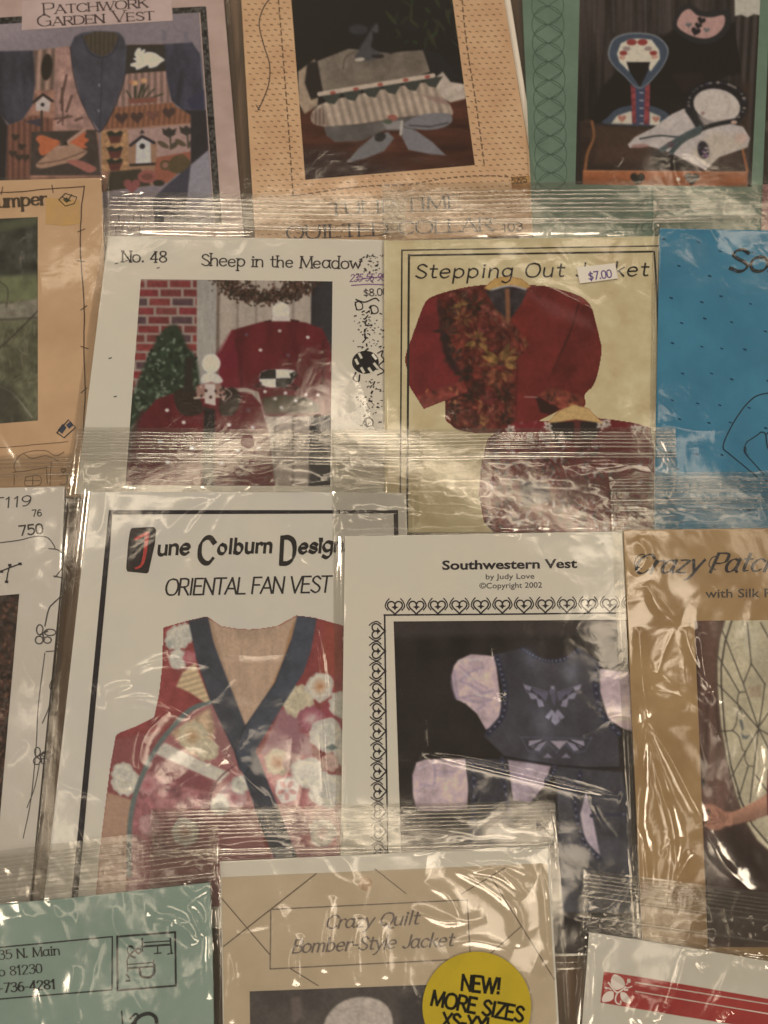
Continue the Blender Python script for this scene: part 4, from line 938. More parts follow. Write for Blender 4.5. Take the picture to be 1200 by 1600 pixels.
    p.ell(330, 568, 14.5, 15, (206, 198, 190), 0, 1.3); p.poly([(317, 586), (330, 582), (344, 588), (346, 598), (316, 598)], (200, 190, 180), 1.3, curve=True)
    p.poly([(306, 604), (330, 596), (352, 606), (350, 622), (308, 622)], (150, 110, 96), 1.5); p.poly([(320, 600), (336, 600), (337, 634), (320, 630)], (196, 178, 166), 1); p.line([(304, 622), (352, 618)], 3, (190, 168, 152))
    for i in range(16): p.ell(rng.uniform(306, 352), rng.uniform(600, 624), 2.6, 1.8, rng.choice([(60, 40, 36), (186, 150, 136), (128, 52, 52)]), rng.uniform(0, 180), .7)
    p.line([(352, 606), (362, 616), (350, 628)], 1.6, (150, 124, 110), .8, curve=True)
    for x, y, c in ((261, 641, 0), (287, 660, 0), (358, 664, 0), (388, 641, 2), (395, 668, 0), (250, 690, 1), (300, 700, 0), (372, 704, 0), (404, 700, 0), (262, 722, 0), (346, 724, 1)): p.ell(x, y, 3.2, 2.7, [(206, 196, 190), (170, 156, 148), (92, 62, 70)][c], 0, .9)
    p.grain(.08, 4, 2)
    k.pic("photo", p)
    hand = dict(style='serif', wt=2.5, thin=1.7, jitter=.35)
    k.ribbons("number", lettering("No. 48", (190, 409), (262, 410), 17, seed=3, **hand), inkc((52, 46, 44)))
    k.ribbons("title", lettering("Sheep in the Meadow", (314, 415), (564, 420), 17, seed=5, **hand), inkc((52, 46, 44)))
    # ink animals and scatter down the right side
    rng = random.Random(9); sp = []
    for i in range(170):
        x = 578 + rng.gauss(0, 11); y = rng.choice([rng.uniform(398, 430), rng.uniform(486, 545), rng.uniform(592, 672)]) if rng.random() < .9 else rng.uniform(420, 670)
        a = rng.uniform(-.9, .5); L = rng.choice([.6, 1, 1.6, 3.4]); sp.append(([(x, y), (x + L * math.cos(a), y + L * math.sin(a))], rng.uniform(1.1, 2.2)))
    for x, y in ((180, 412), (195, 408), (245, 419), (170, 560), (178, 620)): sp.append(([(x, y), (x + 4, y - 1)], 1.4))
    for x, y in ((561, 478), (577, 660), (585, 484)):
        sp += [(crm([(x - 6, y - 4), (x - 1, y - 7), (x + 5, y - 3), (x + 5, y + 4), (x - 2, y + 6), (x - 5, y + 1)], 5, True), 1.8), ([(x - 6, y - 6), (x - 4, y + 6)], 2)]
    sp += [(crm([(556, 468), (570, 472), (586, 466), (592, 470)], 5), 2.2)]
    for i in range(26):
        y = 478 + i * 7.4
        if not 545 < y < 590: x = 578 + 8 * math.sin(y / 22); sp.append(([(x, y), (x + rng.uniform(-5, 5), y + rng.uniform(1, 6))], rng.uniform(1.4, 3)))
    k.ribbons("inked_border_print", sp, BLACK)
    t = np.linspace(0, 2 * math.pi, 30, endpoint=False)
    k.fills("beetle_drawing", [np.stack([571 + 21 * np.cos(t), 566 + 18 * np.sin(t)], -1)], BLACK)
    k.ribbons("beetle_drawing", [([(561 + 20 * math.cos(a) * .75 + 10, 566 + 18 * math.sin(a) * .75 - 3), (561 + 20 * math.cos(a) * .8 + 14, 566 + 18 * math.sin(a) * .75 + 3)], 4) for a in (0.4, 1.2, 2.0, 3.2, 4.0, 5.6)], paper("white_cover_paper", (206, 196, 180)), 1.2)
    k.ribbons("beetle_drawing", [(crm([(590, 552), (598, 548), (596, 556), (600, 562), (592, 572), (600, 580), (590, 586)], 5), 2), (crm([(556, 582), (552, 592), (560, 596), (562, 586)], 5), 2.4)], BLACK)
    k.ribbons("price", lettering("$8.00", (568, 463), (607, 461), 11, 1.6), inkc((70, 62, 64)))
    k.ribbons("crossed_out_number", lettering("235-56-98", (546, 440), (602, 438), 11, 1.4, slant=.3) + [([(549, 446), (575, 444), (604, 445)], 1.6), ([(556, 437), (598, 432)], 1.2)], inkc((112, 74, 112)))
    k.bag([(171, 299), (634, 306), (626, 790), (96, 790)], seed=61, header=372, nrand=16, wr=.9, low=.5, holes=(), creases=[([(175, 318), (205, 300), (236, 296)], 5, .5), ([(180, 330), (200, 312), (216, 322)], 5, .5), ([(186, 300), (196, 318)], 4, .4), ([(205, 296), (226, 320)], 5, .4), ([(560, 300), (570, 316)], 4, .4)])
    k.zips((172, 306), (632, 314), [(3, 1.1, .3), (9, 1.4, .4), (15, 1.2, .35), (22, 1.5, .4), (30, 1.1, .35), (42, 2.2, .7), (47, 1.3, .4)], 3)
sheep_sweaters()

def red_jackets():
    k = Packet("pattern packet with parchment cover, two red floral jackets and a white seven dollar sticker", (285, 2.7), (860, 1.0), (597, 1.9), (1066, 0))
    k.cover([(600, 376), (1045, 369), (1050, 832), (602, 832)], paper("parchment_cover_paper", (218, 195, 154), (182, 158, 116), 55, 1.0))
    ln = []
    def fr(pts, w): ln.append((np.vstack([np.linspace(pts[i], pts[i + 1], 8) for i in range(len(pts) - 1)]) if len(pts) == 2 else np.array(pts, float), w))
    fr([(628, 391), (1040, 384)], 2); fr([(628, 391), (625, 826)], 2.4); fr([(638, 399), (1022, 393)], 3); fr([(639, 398), (636, 826)], 3.4); fr([(1022, 393), (1025, 430)], 3); fr([(1025, 430), (1028, 500)], 3); fr([(1028, 500), (1034, 826)], 3)
    k.ribbons("border", ln, inkc((46, 42, 36)))
    Z = lambda pts: [(580 + x / 2.5, 340 + y / 2.5) for x, y in pts]
    p = Pic([(628, 420), (1040, 420), (1040, 832), (628, 832)], (112, 34, 34), whole=False)
    j1 = Z([(440, 262), (380, 270), (310, 285), (255, 302), (215, 325), (188, 385), (165, 450), (133, 545), (142, 600), (150, 660), (205, 748), (288, 715), (290, 790), (330, 825), (380, 838), (440, 842), (560, 842), (740, 750), (830, 740), (835, 690), (865, 660), (885, 610), (900, 520), (892, 470), (880, 420), (855, 340), (800, 300), (690, 268), (620, 262)])
    j1 = [tuple(v) for v in np.vstack([crm(j1[:10], 5), np.array(j1[10:12]), crm(j1[12:17], 5), crm(j1[17:28], 5), np.array(j1[28:])])]
    p.poly(j1, (110, 34, 29), .9, tex=mottle(22, .25, 3))
    p.poly(Z([(150, 440), (215, 325), (260, 310), (265, 400), (280, 520), (350, 600), (380, 680), (205, 745), (150, 660), (133, 545)]), (114, 34, 35), 2, tex=mottle(30, .2, 4), clip=j1)
    fl = Z([(300, 290), (440, 265), (560, 420), (620, 500), (565, 560), (565, 840), (330, 825), (290, 780), (290, 715), (380, 680), (340, 590), (290, 520), (255, 350)])
    p.poly(fl, (88, 34, 27), 2, tex=mottle(12, .5, 5), clip=j1)
    rng = random.Random(12)
    for i in range(420):
        x, y = Z([(rng.uniform(250, 620), rng.uniform(270, 840))])[0]
        p.ell(x, y, rng.uniform(2, 7), rng.uniform(1, 2.6), rng.choice([(118, 70, 46), (108, 46, 38), (76, 52, 36), (58, 34, 30), (124, 56, 42), (92, 30, 30)]), rng.uniform(0, 180), 1.4, .75, clip=fl)
    Z2 = lambda pts: [(630 + x / 3.75, 430 + y / 3.75) for x, y in pts]
    def spray(x, y, r, cols, a0, a1, n, seed, core=(58, 38, 30)):
        rg = random.Random(seed); (X, Y), = Z2([(x, y)]); r = r / 3.75
        for i_ in range(n):
            a = math.radians(a0 + (a1 - a0) * (i_ + rg.uniform(.1, .9)) / n); L = r * rg.uniform(.6, 1.1); w = r * rg.uniform(.09, .17)
            ca, sa = math.cos(a), math.sin(a); b_ = rg.uniform(-.25, .25) * L; s0 = r * .18
            q = [(X + ca * s0, Y + sa * s0), (X + ca * L * .55 - sa * (w + b_ * .3), Y + sa * L * .55 + ca * (w + b_ * .3)), (X + ca * L - sa * b_, Y + sa * L + ca * b_), (X + ca * L * .55 - sa * (-w + b_ * .3), Y + sa * L * .55 + ca * (-w + b_ * .3))]
            p.poly(q, np.array(rg.choice(cols)) * rg.uniform(.75, 1.05), .9, .85, curve=True, clip=j1)
            p.line([q[0], q[2]], .8, np.array(cols[0]) * .6, .7, .6, clip=j1)
        if core is not None: p.ell(X, Y, r * .16, r * .13, core, 0, 1.4, .8, clip=j1)
    gold = [(150, 108, 54), (134, 90, 50), (116, 72, 44)]; salm = [(150, 84, 66), (132, 62, 52), (112, 46, 42)]; oran = [(156, 96, 54), (138, 74, 48), (120, 58, 42)]; rose = [(128, 44, 48), (108, 36, 40), (140, 66, 60)]; dk = [(58, 40, 32), (70, 44, 34), (50, 34, 30)]
    for x, y in ((270, 230), (300, 470), (360, 580), (420, 170), (250, 330), (420, 700), (300, 780), (590, 700)): spray(x, y, 70, dk, 0, 360, 9, x, None)
    spray(575, 520, 120, gold, 170, 380, 11, 3); spray(575, 545, 130, oran, 40, 170, 8, 4, None); spray(435, 385, 80, gold, 0, 360, 11, 5); spray(345, 250, 70, oran, 0, 360, 10, 6, None); spray(350, 190, 70, gold, 150, 330, 7, 7, None)
    spray(520, 200, 80, salm, 0, 230, 10, 8, None); spray(575, 270, 60, salm, 0, 120, 6, 9, None); spray(290, 120, 34, salm, 160, 360, 6, 10, None); spray(470, 310, 46, rose, 0, 360, 9, 11, None)
    spray(500, 720, 60, rose, 0, 360, 10, 12); spray(470, 760, 40, oran, 120, 240, 5, 13, None); spray(525, 800, 46, salm, 0, 360, 9, 14, None); spray(470, 855, 42, gold, 0, 360, 9, 15, None); spray(470, 905, 34, oran, 0, 360, 8, 16, None); spray(700, 400, 46, oran, 280, 400, 4, 17, None); spray(600, 840, 60, dk, 0, 360, 8, 18, None)
    p.poly(Z([(570, 560), (620, 500), (640, 400), (690, 268), (800, 300), (820, 340), (720, 560), (660, 690), (740, 750), (560, 842)]), (110, 34, 31), 3, tex=mottle(26, .16, 8), clip=j1)
    p.line(Z([(810, 340), (780, 440), (720, 580), (680, 660)]), 3, (58, 22, 24), 2, .9, curve=True, clip=j1); p.line(Z([(265, 330), (280, 440), (300, 540), (350, 600)]), 7, (56, 30, 28), 4, .8, curve=True, clip=j1); p.poly(Z([(270, 440), (300, 450), (320, 560), (350, 620), (310, 590), (280, 520)]), (40, 26, 28), 4, .8, clip=j1)
    p.poly(Z([(820, 340), (860, 350), (900, 520), (880, 620), (830, 695), (730, 740), (650, 700), (720, 580), (790, 440)]), (98, 31, 28), 3, tex=mottle(24, .25, 9), clip=j1)
    p.poly(Z([(650, 695), (700, 660), (800, 690), (835, 700), (830, 742), (745, 752)]), (120, 52, 40), 2, tex=mottle(8, .5, 3), clip=j1); p.poly(Z([(640, 695), (740, 745), (700, 770), (660, 760)]), (52, 22, 24), 2, clip=j1); p.poly(Z([(205, 748), (170, 700), (350, 640), (380, 680)]), (118, 48, 40), 2.5, tex=mottle(8, .5, 4), clip=j1)
    for i in range(30):
        x, y = Z([rng.choice([(rng.uniform(690, 820), rng.uniform(690, 740)), (rng.uniform(190, 370), rng.uniform(660, 730))])])[0]; p.ell(x, y, 4, 2, rng.choice([(168, 100, 60), (60, 36, 30), (150, 64, 50)]), rng.uniform(0, 180), 1, .8, clip=j1)
    fm = sstep(-3, 3, sdist(p.X, p.Y, fl)); p.shade(1 + fm * 1.0 * (fbm(p.X, p.Y, 7, 21) - .5))
    p.line(Z([(290, 718), (400, 672)]), 1.6, (56, 20, 22), 1); p.line(Z([(570, 560), (566, 840)]), 1.6, (66, 22, 24), 1.2, .7); p.line(Z([(598, 700), (650, 702)]), 1.2, (190, 150, 140), .7)
    p.poly(Z([(445, 285), (530, 268), (612, 282), (585, 340), (540, 402), (490, 360)]), (54, 46, 48), 1.2, tex=mottle(10, .5, 3)); p.line(Z([(532, 285), (535, 400)]), 7, (128, 78, 52), 1.5); p.poly(Z([(600, 290), (640, 300), (780, 360), (860, 400), (870, 440), (700, 380)]), (146, 86, 86), 8, .35, clip=j1)
    p.poly(Z([(440, 276), (480, 238), (530, 226), (590, 240), (624, 268), (606, 278), (545, 262), (462, 284)]), (190, 146, 78), 1); p.line(Z([(470, 282), (540, 266), (604, 280)]), 2.4, (170, 168, 170), .8, curve=True)
    j2 = Z([(690, 795), (600, 796), (560, 800), (500, 830), (455, 862), (430, 960), (420, 1080), (440, 1190), (480, 1232), (1110, 1232), (1118, 1000), (1092, 822), (1020, 800), (950, 790), (900, 785), (800, 770)])
    p.poly(j2, (106, 32, 33), 1, tex=mottle(16, .35, 6))
    for i in range(900):
        x, y = Z([(rng.uniform(420, 1110), rng.uniform(800, 1230))])[0]; c = rng.choice([(150, 132, 128), (140, 92, 94), (52, 40, 42), (122, 40, 46), (134, 72, 74), (70, 62, 60), (176, 160, 154), (96, 30, 34), (104, 34, 38)])
        if x > 935 and y > 660 and rng.random() < .6: continue
        p.ell(x, y, rng.uniform(2, 7), rng.uniform(1, 3), c, rng.uniform(0, 180), 1.2, .85, clip=j2)
    p.poly(Z([(560, 800), (690, 795), (700, 870), (560, 868), (500, 850)]), (128, 32, 40), 3, .8, clip=j2); p.poly(Z([(900, 800), (1090, 822), (1110, 960), (950, 940), (870, 860)]), (112, 26, 32), 4, .85, clip=j2)
    p.poly(Z([(690, 800), (905, 794), (875, 866), (720, 872)]), (40, 32, 32), 1.2); p.line(Z([(805, 800), (805, 875)]), 10, (92, 40, 36), 1.5)
    for x, y in ((690, 815), (700, 850), (620, 858), (670, 855), (900, 810), (920, 800), (745, 862), (545, 830), (1030, 826), (1060, 820)):
        X, Y = Z([(x, y)])[0]; p.flower(X, Y, 8, (196, 176, 160), (80, 60, 50), 6, x, .8, clip=j2)
    p.poly(Z([(688, 802), (730, 756), (790, 731), (850, 745), (908, 806), (880, 800), (800, 788), (720, 800)]), (196, 156, 96), .9)
    p.poly(Z([(580, 1020), (690, 1040), (700, 1110), (590, 1130)]), (58, 56, 72), 4, .8, clip=j2); p.poly(Z([(730, 1010), (930, 1030), (930, 1100), (760, 1110)]), (92, 52, 46), 6, .6, clip=j2)
    p.grain(.1, 4, 7)
    k.pic("photo", p)
    k.ribbons("title", lettering("Stepping Out Jacket", (648, 434.5), (1014, 431), 21, 3.1, 2.0, slant=.12, style='pen', pen=.6, spacing=1.2), inkc((44, 40, 38)))
    k.bag([(596, 286), (1068, 282), (1066, 860), (600, 860)], seed=71, header=378, nrand=18, wr=.8, creases=[([(604, 318), (620, 296), (650, 286)], 5, .6), ([(606, 300), (622, 318), (640, 308)], 4, .6), ([(612, 330), (640, 322), (672, 330), (700, 322)], 5, .5), ([(745, 322), (790, 318), (830, 306)], 5, .35), ([(800, 312), (812, 330)], 5, .4), ([(840, 440), (900, 470), (960, 500)], 9, .22), ([(670, 560), (760, 430), (810, 400)], 10, .12), ([(690, 366), (760, 360), (840, 362)], 4, .3), ([(612, 290), (606, 330)], 4, .4)])
    k.zips((598, 296), (1066, 292), [(4, 1.1, .3), (10, 1.2, .35), (17, 1.4, .4), (24, 1.2, .35), (31, 1.3, .4), (36, 1.1, .35), (49, 2.4, .7), (54, 1.4, .45)], 5)
    k.slab("price_sticker", [(901, 418), (961, 411), (966, 435), (906, 443)], 1.75, 1.83, paper("white_sticker_paper", (222, 212, 204)), k.bg)
    k.ribbons("price", lettering("$7.00", (920, 438), (957, 433), 12, 2.0), inkc((84, 66, 104)), 1.87, k.bg)
red_jackets()

def blue_dotted():
    k = Packet("pattern packet with bright blue cover, tiny dots and a bold handwritten black title", (290, 2.7), (860, 1.0), (1012, 1.9), (1330, 0))
    k.cover([(1031, 357), (1320, 362), (1320, 845), (1022, 845)], paper("bright_blue_paper", (66, 128, 152), (52, 108, 132), 26, .9, spec=.35))
    dots = []; rng = random.Random(31)
    for j in range(12):
        for i in range(8):
            x = 1046 + i * 42 + (j % 2) * 20 + rng.uniform(-9, 9); y = 380 + j * 40 + i * 4 + rng.uniform(-8, 8)
            dots.append(([(x - 1.6, y - .5), (x, y), (x + 1.8, y + .6)], rng.uniform(1.8, 2.8)))
    k.ribbons("dotted_print", dots, inkc((30, 62, 84)))
    k.ribbons("title", lettering("Sog", (1138, 424), (1236, 424), 34, 6.2, 3.0, slant=.1, style='pen', pen=.9), inkc((26, 34, 38)))
    hand = [(1182, 744), (1160, 726), (1138, 708), (1130, 700), (1134, 684), (1150, 654), (1170, 628), (1190, 616), (1230, 612)]
    st = [(crm(hand, 8), 2.0), (crm([(1194, 742), (1180, 726), (1164, 708), (1163, 698)], 6), 1.8), (crm([(1163, 706), (1166, 692), (1180, 682), (1189, 675)], 6), 1.8), (crm([(1189, 675), (1196, 678), (1200, 700), (1214, 712)], 6), 2.2), ([(1196, 680), (1208, 668)], 2.0)]
    for i in range(6): st.append(([(1163 + (i % 2) * 2, 698 + i * 1.6), (1166, 700 + i * 1.6)], 1.2))
    k.ribbons("outline_drawing", st, inkc((34, 50, 60)))
    k.bag([(1021, 291), (1335, 285), (1335, 860), (1012, 860)], seed=81, header=362, nrand=12, wr=.6, low=.7, creases=[([(1138, 292), (1160, 302), (1210, 309)], 5, .6), ([(1030, 664), (1090, 672), (1150, 668)], 8, .18)])
    k.zips((1022, 300), (1334, 296), [(3, 1.1, .3), (9, 1.3, .4), (18, 1.2, .35), (26, 1.3, .4), (41, 2.3, .7), (46, 1.3, .4)], 7)
blue_dotted()
# ================================================================== third row
def doodle_border():
    k = Packet("pattern packet with white cover, doodled butterflies down its edge and the number 750", (712, 4.1), (1440, 1.0), (-80, 0), (112, 0))
    k.cover([(-80, 764), (101, 760), (96, 900), (44, 1430), (-80, 1430)], paper("white_cover_paper", (196, 184, 168), (188, 176, 158), 20))
    p = Pic([(-90, 938), (30, 928), (-4, 1320), (-90, 1320)], (58, 42, 34)); p.shade(.5 + fbm(p.X, p.Y, 9, 3)); rng = random.Random(6)
    for i in range(520): p.ell(rng.uniform(-20, 30), rng.uniform(930, 1310), rng.uniform(2, 5), rng.uniform(1, 2.5), rng.choice([(98, 58, 44), (40, 32, 28), (28, 24, 24), (112, 74, 58), (82, 46, 38), (70, 62, 56)]), rng.uniform(0, 180), 1, .85)
    p.line([(16, 1120), (12, 1180)], 10, (28, 22, 22), 5, .7)
    k.pic("photo", p)
    hand = dict(style='pen', wt=2.2, thin=1.4, pen=.5)
    k.ribbons("number", lettering("T119", (-14, 795), (50, 790), 16, slant=.1, **hand) + lettering("76", (50, 807), (66, 806), 10, 1.6) + lettering("750", (30, 837), (69, 833), 15, 2.6), inkc((66, 60, 56)))
    st = [(crm([(0, 848), (30, 844), (56, 838), (74, 840), (84, 852), (86, 858)], 6), 1.6), (crm([(76, 857), (92, 860), (100, 872), (98, 886), (86, 902)], 6), 1.6), (crm([(84, 900), (98, 904), (101, 914), (96, 930), (84, 942), (76, 952), (70, 978)], 6), 2), (crm([(72, 1018), (88, 1018), (94, 1028), (88, 1048), (78, 1070), (80, 1082), (76, 1106), (66, 1130)], 6), 1.5), (crm([(70, 1020), (60, 1100), (56, 1170), (48, 1250), (36, 1310)], 6), 1.2), (crm([(62, 1190), (54, 1230), (42, 1262)], 6), 1.2)]
    for x, y, r in ((66, 992, 1.0), (62, 1182, .9)):
        for dx, dy, a, b_ in ((-4, -8, 5, 8), (12, -4, 9, 5), (-5, 8, 6, 6), (8, 8, 6, 5)):
            t = np.linspace(0, 2 * math.pi, 18); st.append((np.stack([x + (dx + a * np.cos(t)) * r, y + (dy + b_ * np.sin(t)) * r], -1), 1.8 * r))
        st.append(([(x - 4, y), (x + 8, y - 6)], 2.4)); st.append(([(x, y - 4), (x + 3, y + 8)], 2.2))
    k.ribbons("doodle_border", st, inkc((70, 64, 60)))
    k.ribbons("stick_drawing", [([(0, 893), (15, 887), (31, 881)], 2), ([(15, 884), (12, 896), (10, 909)], 2)] + [([(x - 1, y), (x + 1.5, y)], 4) for x, y in ((31, 881), (15, 883), (10, 909), (2, 893))], inkc((48, 42, 42)))
    k.bag([(-90, 714), (113, 708), (74, 1436), (-90, 1440)], seed=91, header=764, nrand=10, wr=.9, zdir=(.9, 1), creases=[([(96, 960), (80, 1120), (62, 1290), (54, 1400)], 4, .5), ([(100, 980), (86, 1140), (74, 1280), (66, 1400)], 4, .45), ([(84, 1120), (60, 1300), (44, 1410)], 4, .4), ([(104, 780), (100, 900), (92, 1000)], 5, .4), ([(0, 1200), (14, 1190), (40, 1160)], 4, .25)])
    k.zips((-90, 722), (112, 716), [(0, 1.1, .3), (6, 1.2, .35), (12, 1.2, .35), (24, 2.0, .6)], 9)
doodle_border()

def fan_vest():
    k = Packet("pattern packet with black framed white cover and a red floral vest with navy collar", (668, 4.2), (1470, 1.0), (118, 2.0), (655, 0))
    k.cover([(141, 768), (634, 770), (655, 1450), (64, 1450)], paper("white_cover_paper", (206, 196, 182), (198, 188, 173), 20))
    k.fills("frame", [[(170, 798), (176, 798), (172, 856), (120, 1420), (110, 1420), (164, 856)], [(170, 797), (622, 797), (622, 802), (170, 804)], [(615, 802), (622, 802), (634, 1420), (627, 1420)]], inkc((42, 38, 40)))
    Z = lambda pts: [(100 + x / 2.285, 650 + y / 2.285) for x, y in pts]
    p = Pic([(140, 955), (600, 955), (600, 1430), (140, 1430)], (150, 54, 56), whole=False)
    out = Z([(355, 755), (400, 742), (445, 730), (510, 715), (560, 750), (610, 758), (660, 762), (710, 758), (760, 750), (830, 712), (895, 720), (985, 745), (1030, 760), (1050, 1000), (1080, 1250), (1080, 1750), (110, 1750), (130, 1530), (150, 1370), (165, 1250), (185, 1140), (200, 1130), (265, 1105), (322, 1075), (340, 990), (350, 900)])
    p.poly(out, (142, 64, 62), .9, tex=mottle(24, .22, 3))
    T = lambda pts: [(94 + x / 2.564, 938 + y / 2.564) for x, y in pts]
    t1 = lambda x, y: T([(x, y)])[0]
    weave = lambda a, lo=.16: stripes(2.7, lo, a)
    wh, cr, go, pk, rd = (204, 194, 176), (200, 182, 148), (196, 150, 108), (178, 96, 102), (150, 66, 68)
    # left side
    p.poly(T([(215, 560), (420, 520), (380, 620), (330, 680), (290, 800), (150, 960), (120, 1300), (100, 1300), (190, 720)]), (154, 82, 80), 3, tex=weave(.9, .2), clip=out)
    p.poly(T([(190, 770), (290, 800), (270, 930), (260, 1300), (90, 1300), (150, 960)]), (190, 146, 118), 2, tex=weave(-.8, .2), clip=out)
    fan = T([(606, 405), (520, 440), (440, 520), (380, 600), (330, 700), (295, 800), (275, 920), (270, 1300), (900, 1300), (780, 820), (700, 620)])
    p.poly(fan, (176, 108, 106), 1.5, tex=weave(.9, .18), clip=out)
    p.poly(T([(600, 420), (640, 470), (700, 600), (690, 660), (600, 560), (560, 500)]), (172, 116, 112), 3, tex=weave(.9, .28), clip=out)
    p.poly(T([(440, 530), (600, 430), (620, 520), (600, 640), (520, 620)]), (192, 158, 124), 4, tex=mottle(7, .3, 4), clip=out)
    p.poly(T([(395, 590), (420, 570), (560, 640), (680, 690), (640, 730), (380, 620)]), (198, 186, 168), 2, tex=mottle(9, .12, 5), clip=out)
    p.poly(T([(380, 615), (500, 670), (640, 740), (600, 770), (480, 740), (350, 680)]), (152, 84, 86), 3, tex=weave(.9, .2), clip=out)
    p.poly(T([(340, 690), (600, 780), (600, 900), (420, 1000), (280, 960), (290, 820)]), (168, 102, 104), 4, tex=lambda X, Y: weave(.7, .2)(X, Y) * mottle(9, .35, 6)(X, Y), clip=out)
    for x, y, r, c, co, sd in ((530, 545, 62, cr, (188, 138, 92), 3), (590, 600, 48, cr, None, 4), (350, 740, 44, (186, 128, 126), pk, 5), (430, 830, 50, (182, 118, 116), None, 6), (260, 725, 62, wh, (190, 178, 150), 7), (250, 690, 46, wh, None, 8), (690, 790, 62, (190, 150, 146), pk, 9), (720, 740, 40, wh, None, 10), (640, 820, 44, wh, None, 11), (360, 900, 50, (188, 140, 136), None, 12), (500, 930, 60, wh, (186, 120, 110), 13), (600, 960, 55, (180, 110, 110), None, 14)):
        X, Y = t1(x, y); p.carnation(X, Y, r / 2.564, c, co, sd, out)
    p.line(T([(700, 660), (640, 710), (608, 770), (600, 830)]), 2.2, (96, 52, 54), 1.0, .85, curve=True, clip=out)
    p.line(T([(606, 405), (520, 440), (440, 520), (380, 600), (330, 700), (295, 800), (278, 920), (276, 1100)]), 7.5, (98, 108, 102), 1.2, curve=True, clip=out)
    p.poly(T([(465, 345), (490, 290), (540, 250), (600, 400), (580, 410), (520, 370)]), (194, 164, 124), 1.6, tex=lambda X, Y: 1 - .1 * np.sin((Y + X * .3) * .7), clip=out)
    for x, y, r, c, co, sd in ((470, 150, 52, wh, (196, 170, 130), 21), (505, 130, 44, wh, None, 22), (475, 235, 44, wh, None, 23), (452, 165, 34, wh, None, 24), (520, 230, 30, pk, (190, 130, 120), 25)):
        X, Y = t1(x, y); p.carnation(X, Y, r / 2.564, c, co, sd, out)
    p.ell(*t1(438, 175), 4, 6, (140, 146, 136), 0, 2, .7, clip=out)
    # right side
    p.poly(T([(880, 440), (940, 420), (1000, 500), (1010, 640), (900, 620), (800, 620)]), (170, 116, 120), 3, tex=weave(.9, .2), clip=out); p.poly(T([(960, 520), (1100, 380), (1200, 400), (1200, 520), (1020, 560)]), (150, 66, 74), 5, clip=out); p.poly(T([(790, 620), (1000, 620), (1100, 800), (1200, 1300), (820, 1300), (850, 800)]), (176, 108, 106), 4, tex=mottle(14, .25, 5), clip=out); p.poly(T([(1060, 90), (1120, 100), (1130, 300), (1040, 300)]), (156, 74, 54), 6, .6, clip=out)
    for x, y, r, c, co, sd in ((955, 405, 72, cr, None, 31), (1040, 345, 62, wh, (200, 128, 76), 32), (1130, 420, 60, wh, None, 33), (1005, 475, 56, (162, 84, 98), (204, 180, 170), 34), (1070, 540, 72, wh, None, 35), (1160, 600, 70, wh, None, 36), (870, 650, 58, cr, (186, 108, 70), 37), (930, 650, 44, (198, 160, 146), None, 38), (990, 690, 70, wh, None, 39), (1080, 650, 40, (196, 158, 140), None, 40), (1070, 760, 80, wh, None, 41), (1180, 780, 70, cr, None, 42), (940, 900, 60, (186, 130, 128), None, 43), (1050, 930, 60, wh, (180, 120, 110), 44), (860, 930, 46, cr, None, 45)):
        X, Y = t1(x, y); p.carnation(X, Y, r / 2.564, c, co, sd, out)
    p.poly(T([(870, 720), (920, 705), (958, 740), (945, 800), (890, 815), (860, 770)]), (198, 184, 174), 1.2, clip=out)
    for a in range(5):
        an = a * 1.257 + .3; X, Y = t1(908 + 24 * math.cos(an), 760 + 26 * math.sin(an)); p.ell(X, Y, 6.5, 3.6, (176, 104, 104), math.degrees(an), 1, .9)
    p.poly(T([(1060, 590), (1090, 575), (1115, 590), (1090, 602)]), (92, 104, 98), 1.2, .85, clip=out)
    # inside back
    p.poly(T([(585, 66), (640, 100), (690, 108), (790, 112), (880, 100), (950, 60), (930, 180), (870, 320), (745, 505), (690, 400), (640, 250)]), (184, 150, 122), 1.2, tex=lambda X, Y: (1 - .10 * sstep(60, 0, np.abs(X - 392)) * sstep(1010, 980, Y)) * (1 + .16 * (fbm(X * 3, Y * .4, 14, 3) - .5)), clip=out)
    p.poly(T([(945, 66), (925, 110), (890, 240), (830, 380), (880, 320), (935, 180)]), (160, 108, 66), 3, .7); p.poly(T([(590, 70), (612, 90), (650, 240), (740, 500), (690, 400), (610, 200)]), (150, 118, 92), 4, .6); p.line(T([(640, 235), (780, 245), (880, 240)]), 3, (196, 162, 136), 3, .5)
    # navy collar bands crossing, the right one over the left
    nt_ = lambda X, Y: mottle(20, .16, 2)(X, Y) * (1 + .05 * np.sin((X + Y) * 1.9))
    p.poly(T([(513, 80), (592, 64), (615, 170), (660, 290), (742, 502), (785, 610), (850, 770), (900, 900), (1000, 1160), (920, 1180), (800, 900), (770, 800), (740, 715), (700, 610), (600, 395), (545, 230)]), (66, 67, 76), 1, tex=nt_, clip=out)
    p.poly(T([(950, 58), (1028, 72), (1005, 200), (975, 290), (890, 425), (820, 540), (782, 606), (740, 700), (716, 668), (700, 620), (742, 502), (860, 330), (925, 160)]), (68, 72, 84), 1, tex=nt_, clip=out)
    p.line(T([(742, 504), (700, 600), (722, 690)]), 1.4, (44, 43, 52), 1, .9); p.line(T([(925, 165), (862, 330), (744, 502)]), 1.4, (44, 43, 52), 1.2, .8); p.line(T([(782, 606), (742, 700)]), 1.4, (46, 46, 54), 1.1, .8); p.line(T([(545, 230), (600, 395), (700, 610)]), 1.2, (46, 45, 52), 1.1, .7)
    p.grain(.07, 3.5, 8)
    k.pic("photo", p)
    k.fills("initial_block", [[(206, 825), (240, 823), (244, 828), (242, 850), (232, 894), (229, 896), (199, 893), (197, 888), (200, 850), (203, 830)]], inkc((48, 42, 40)))
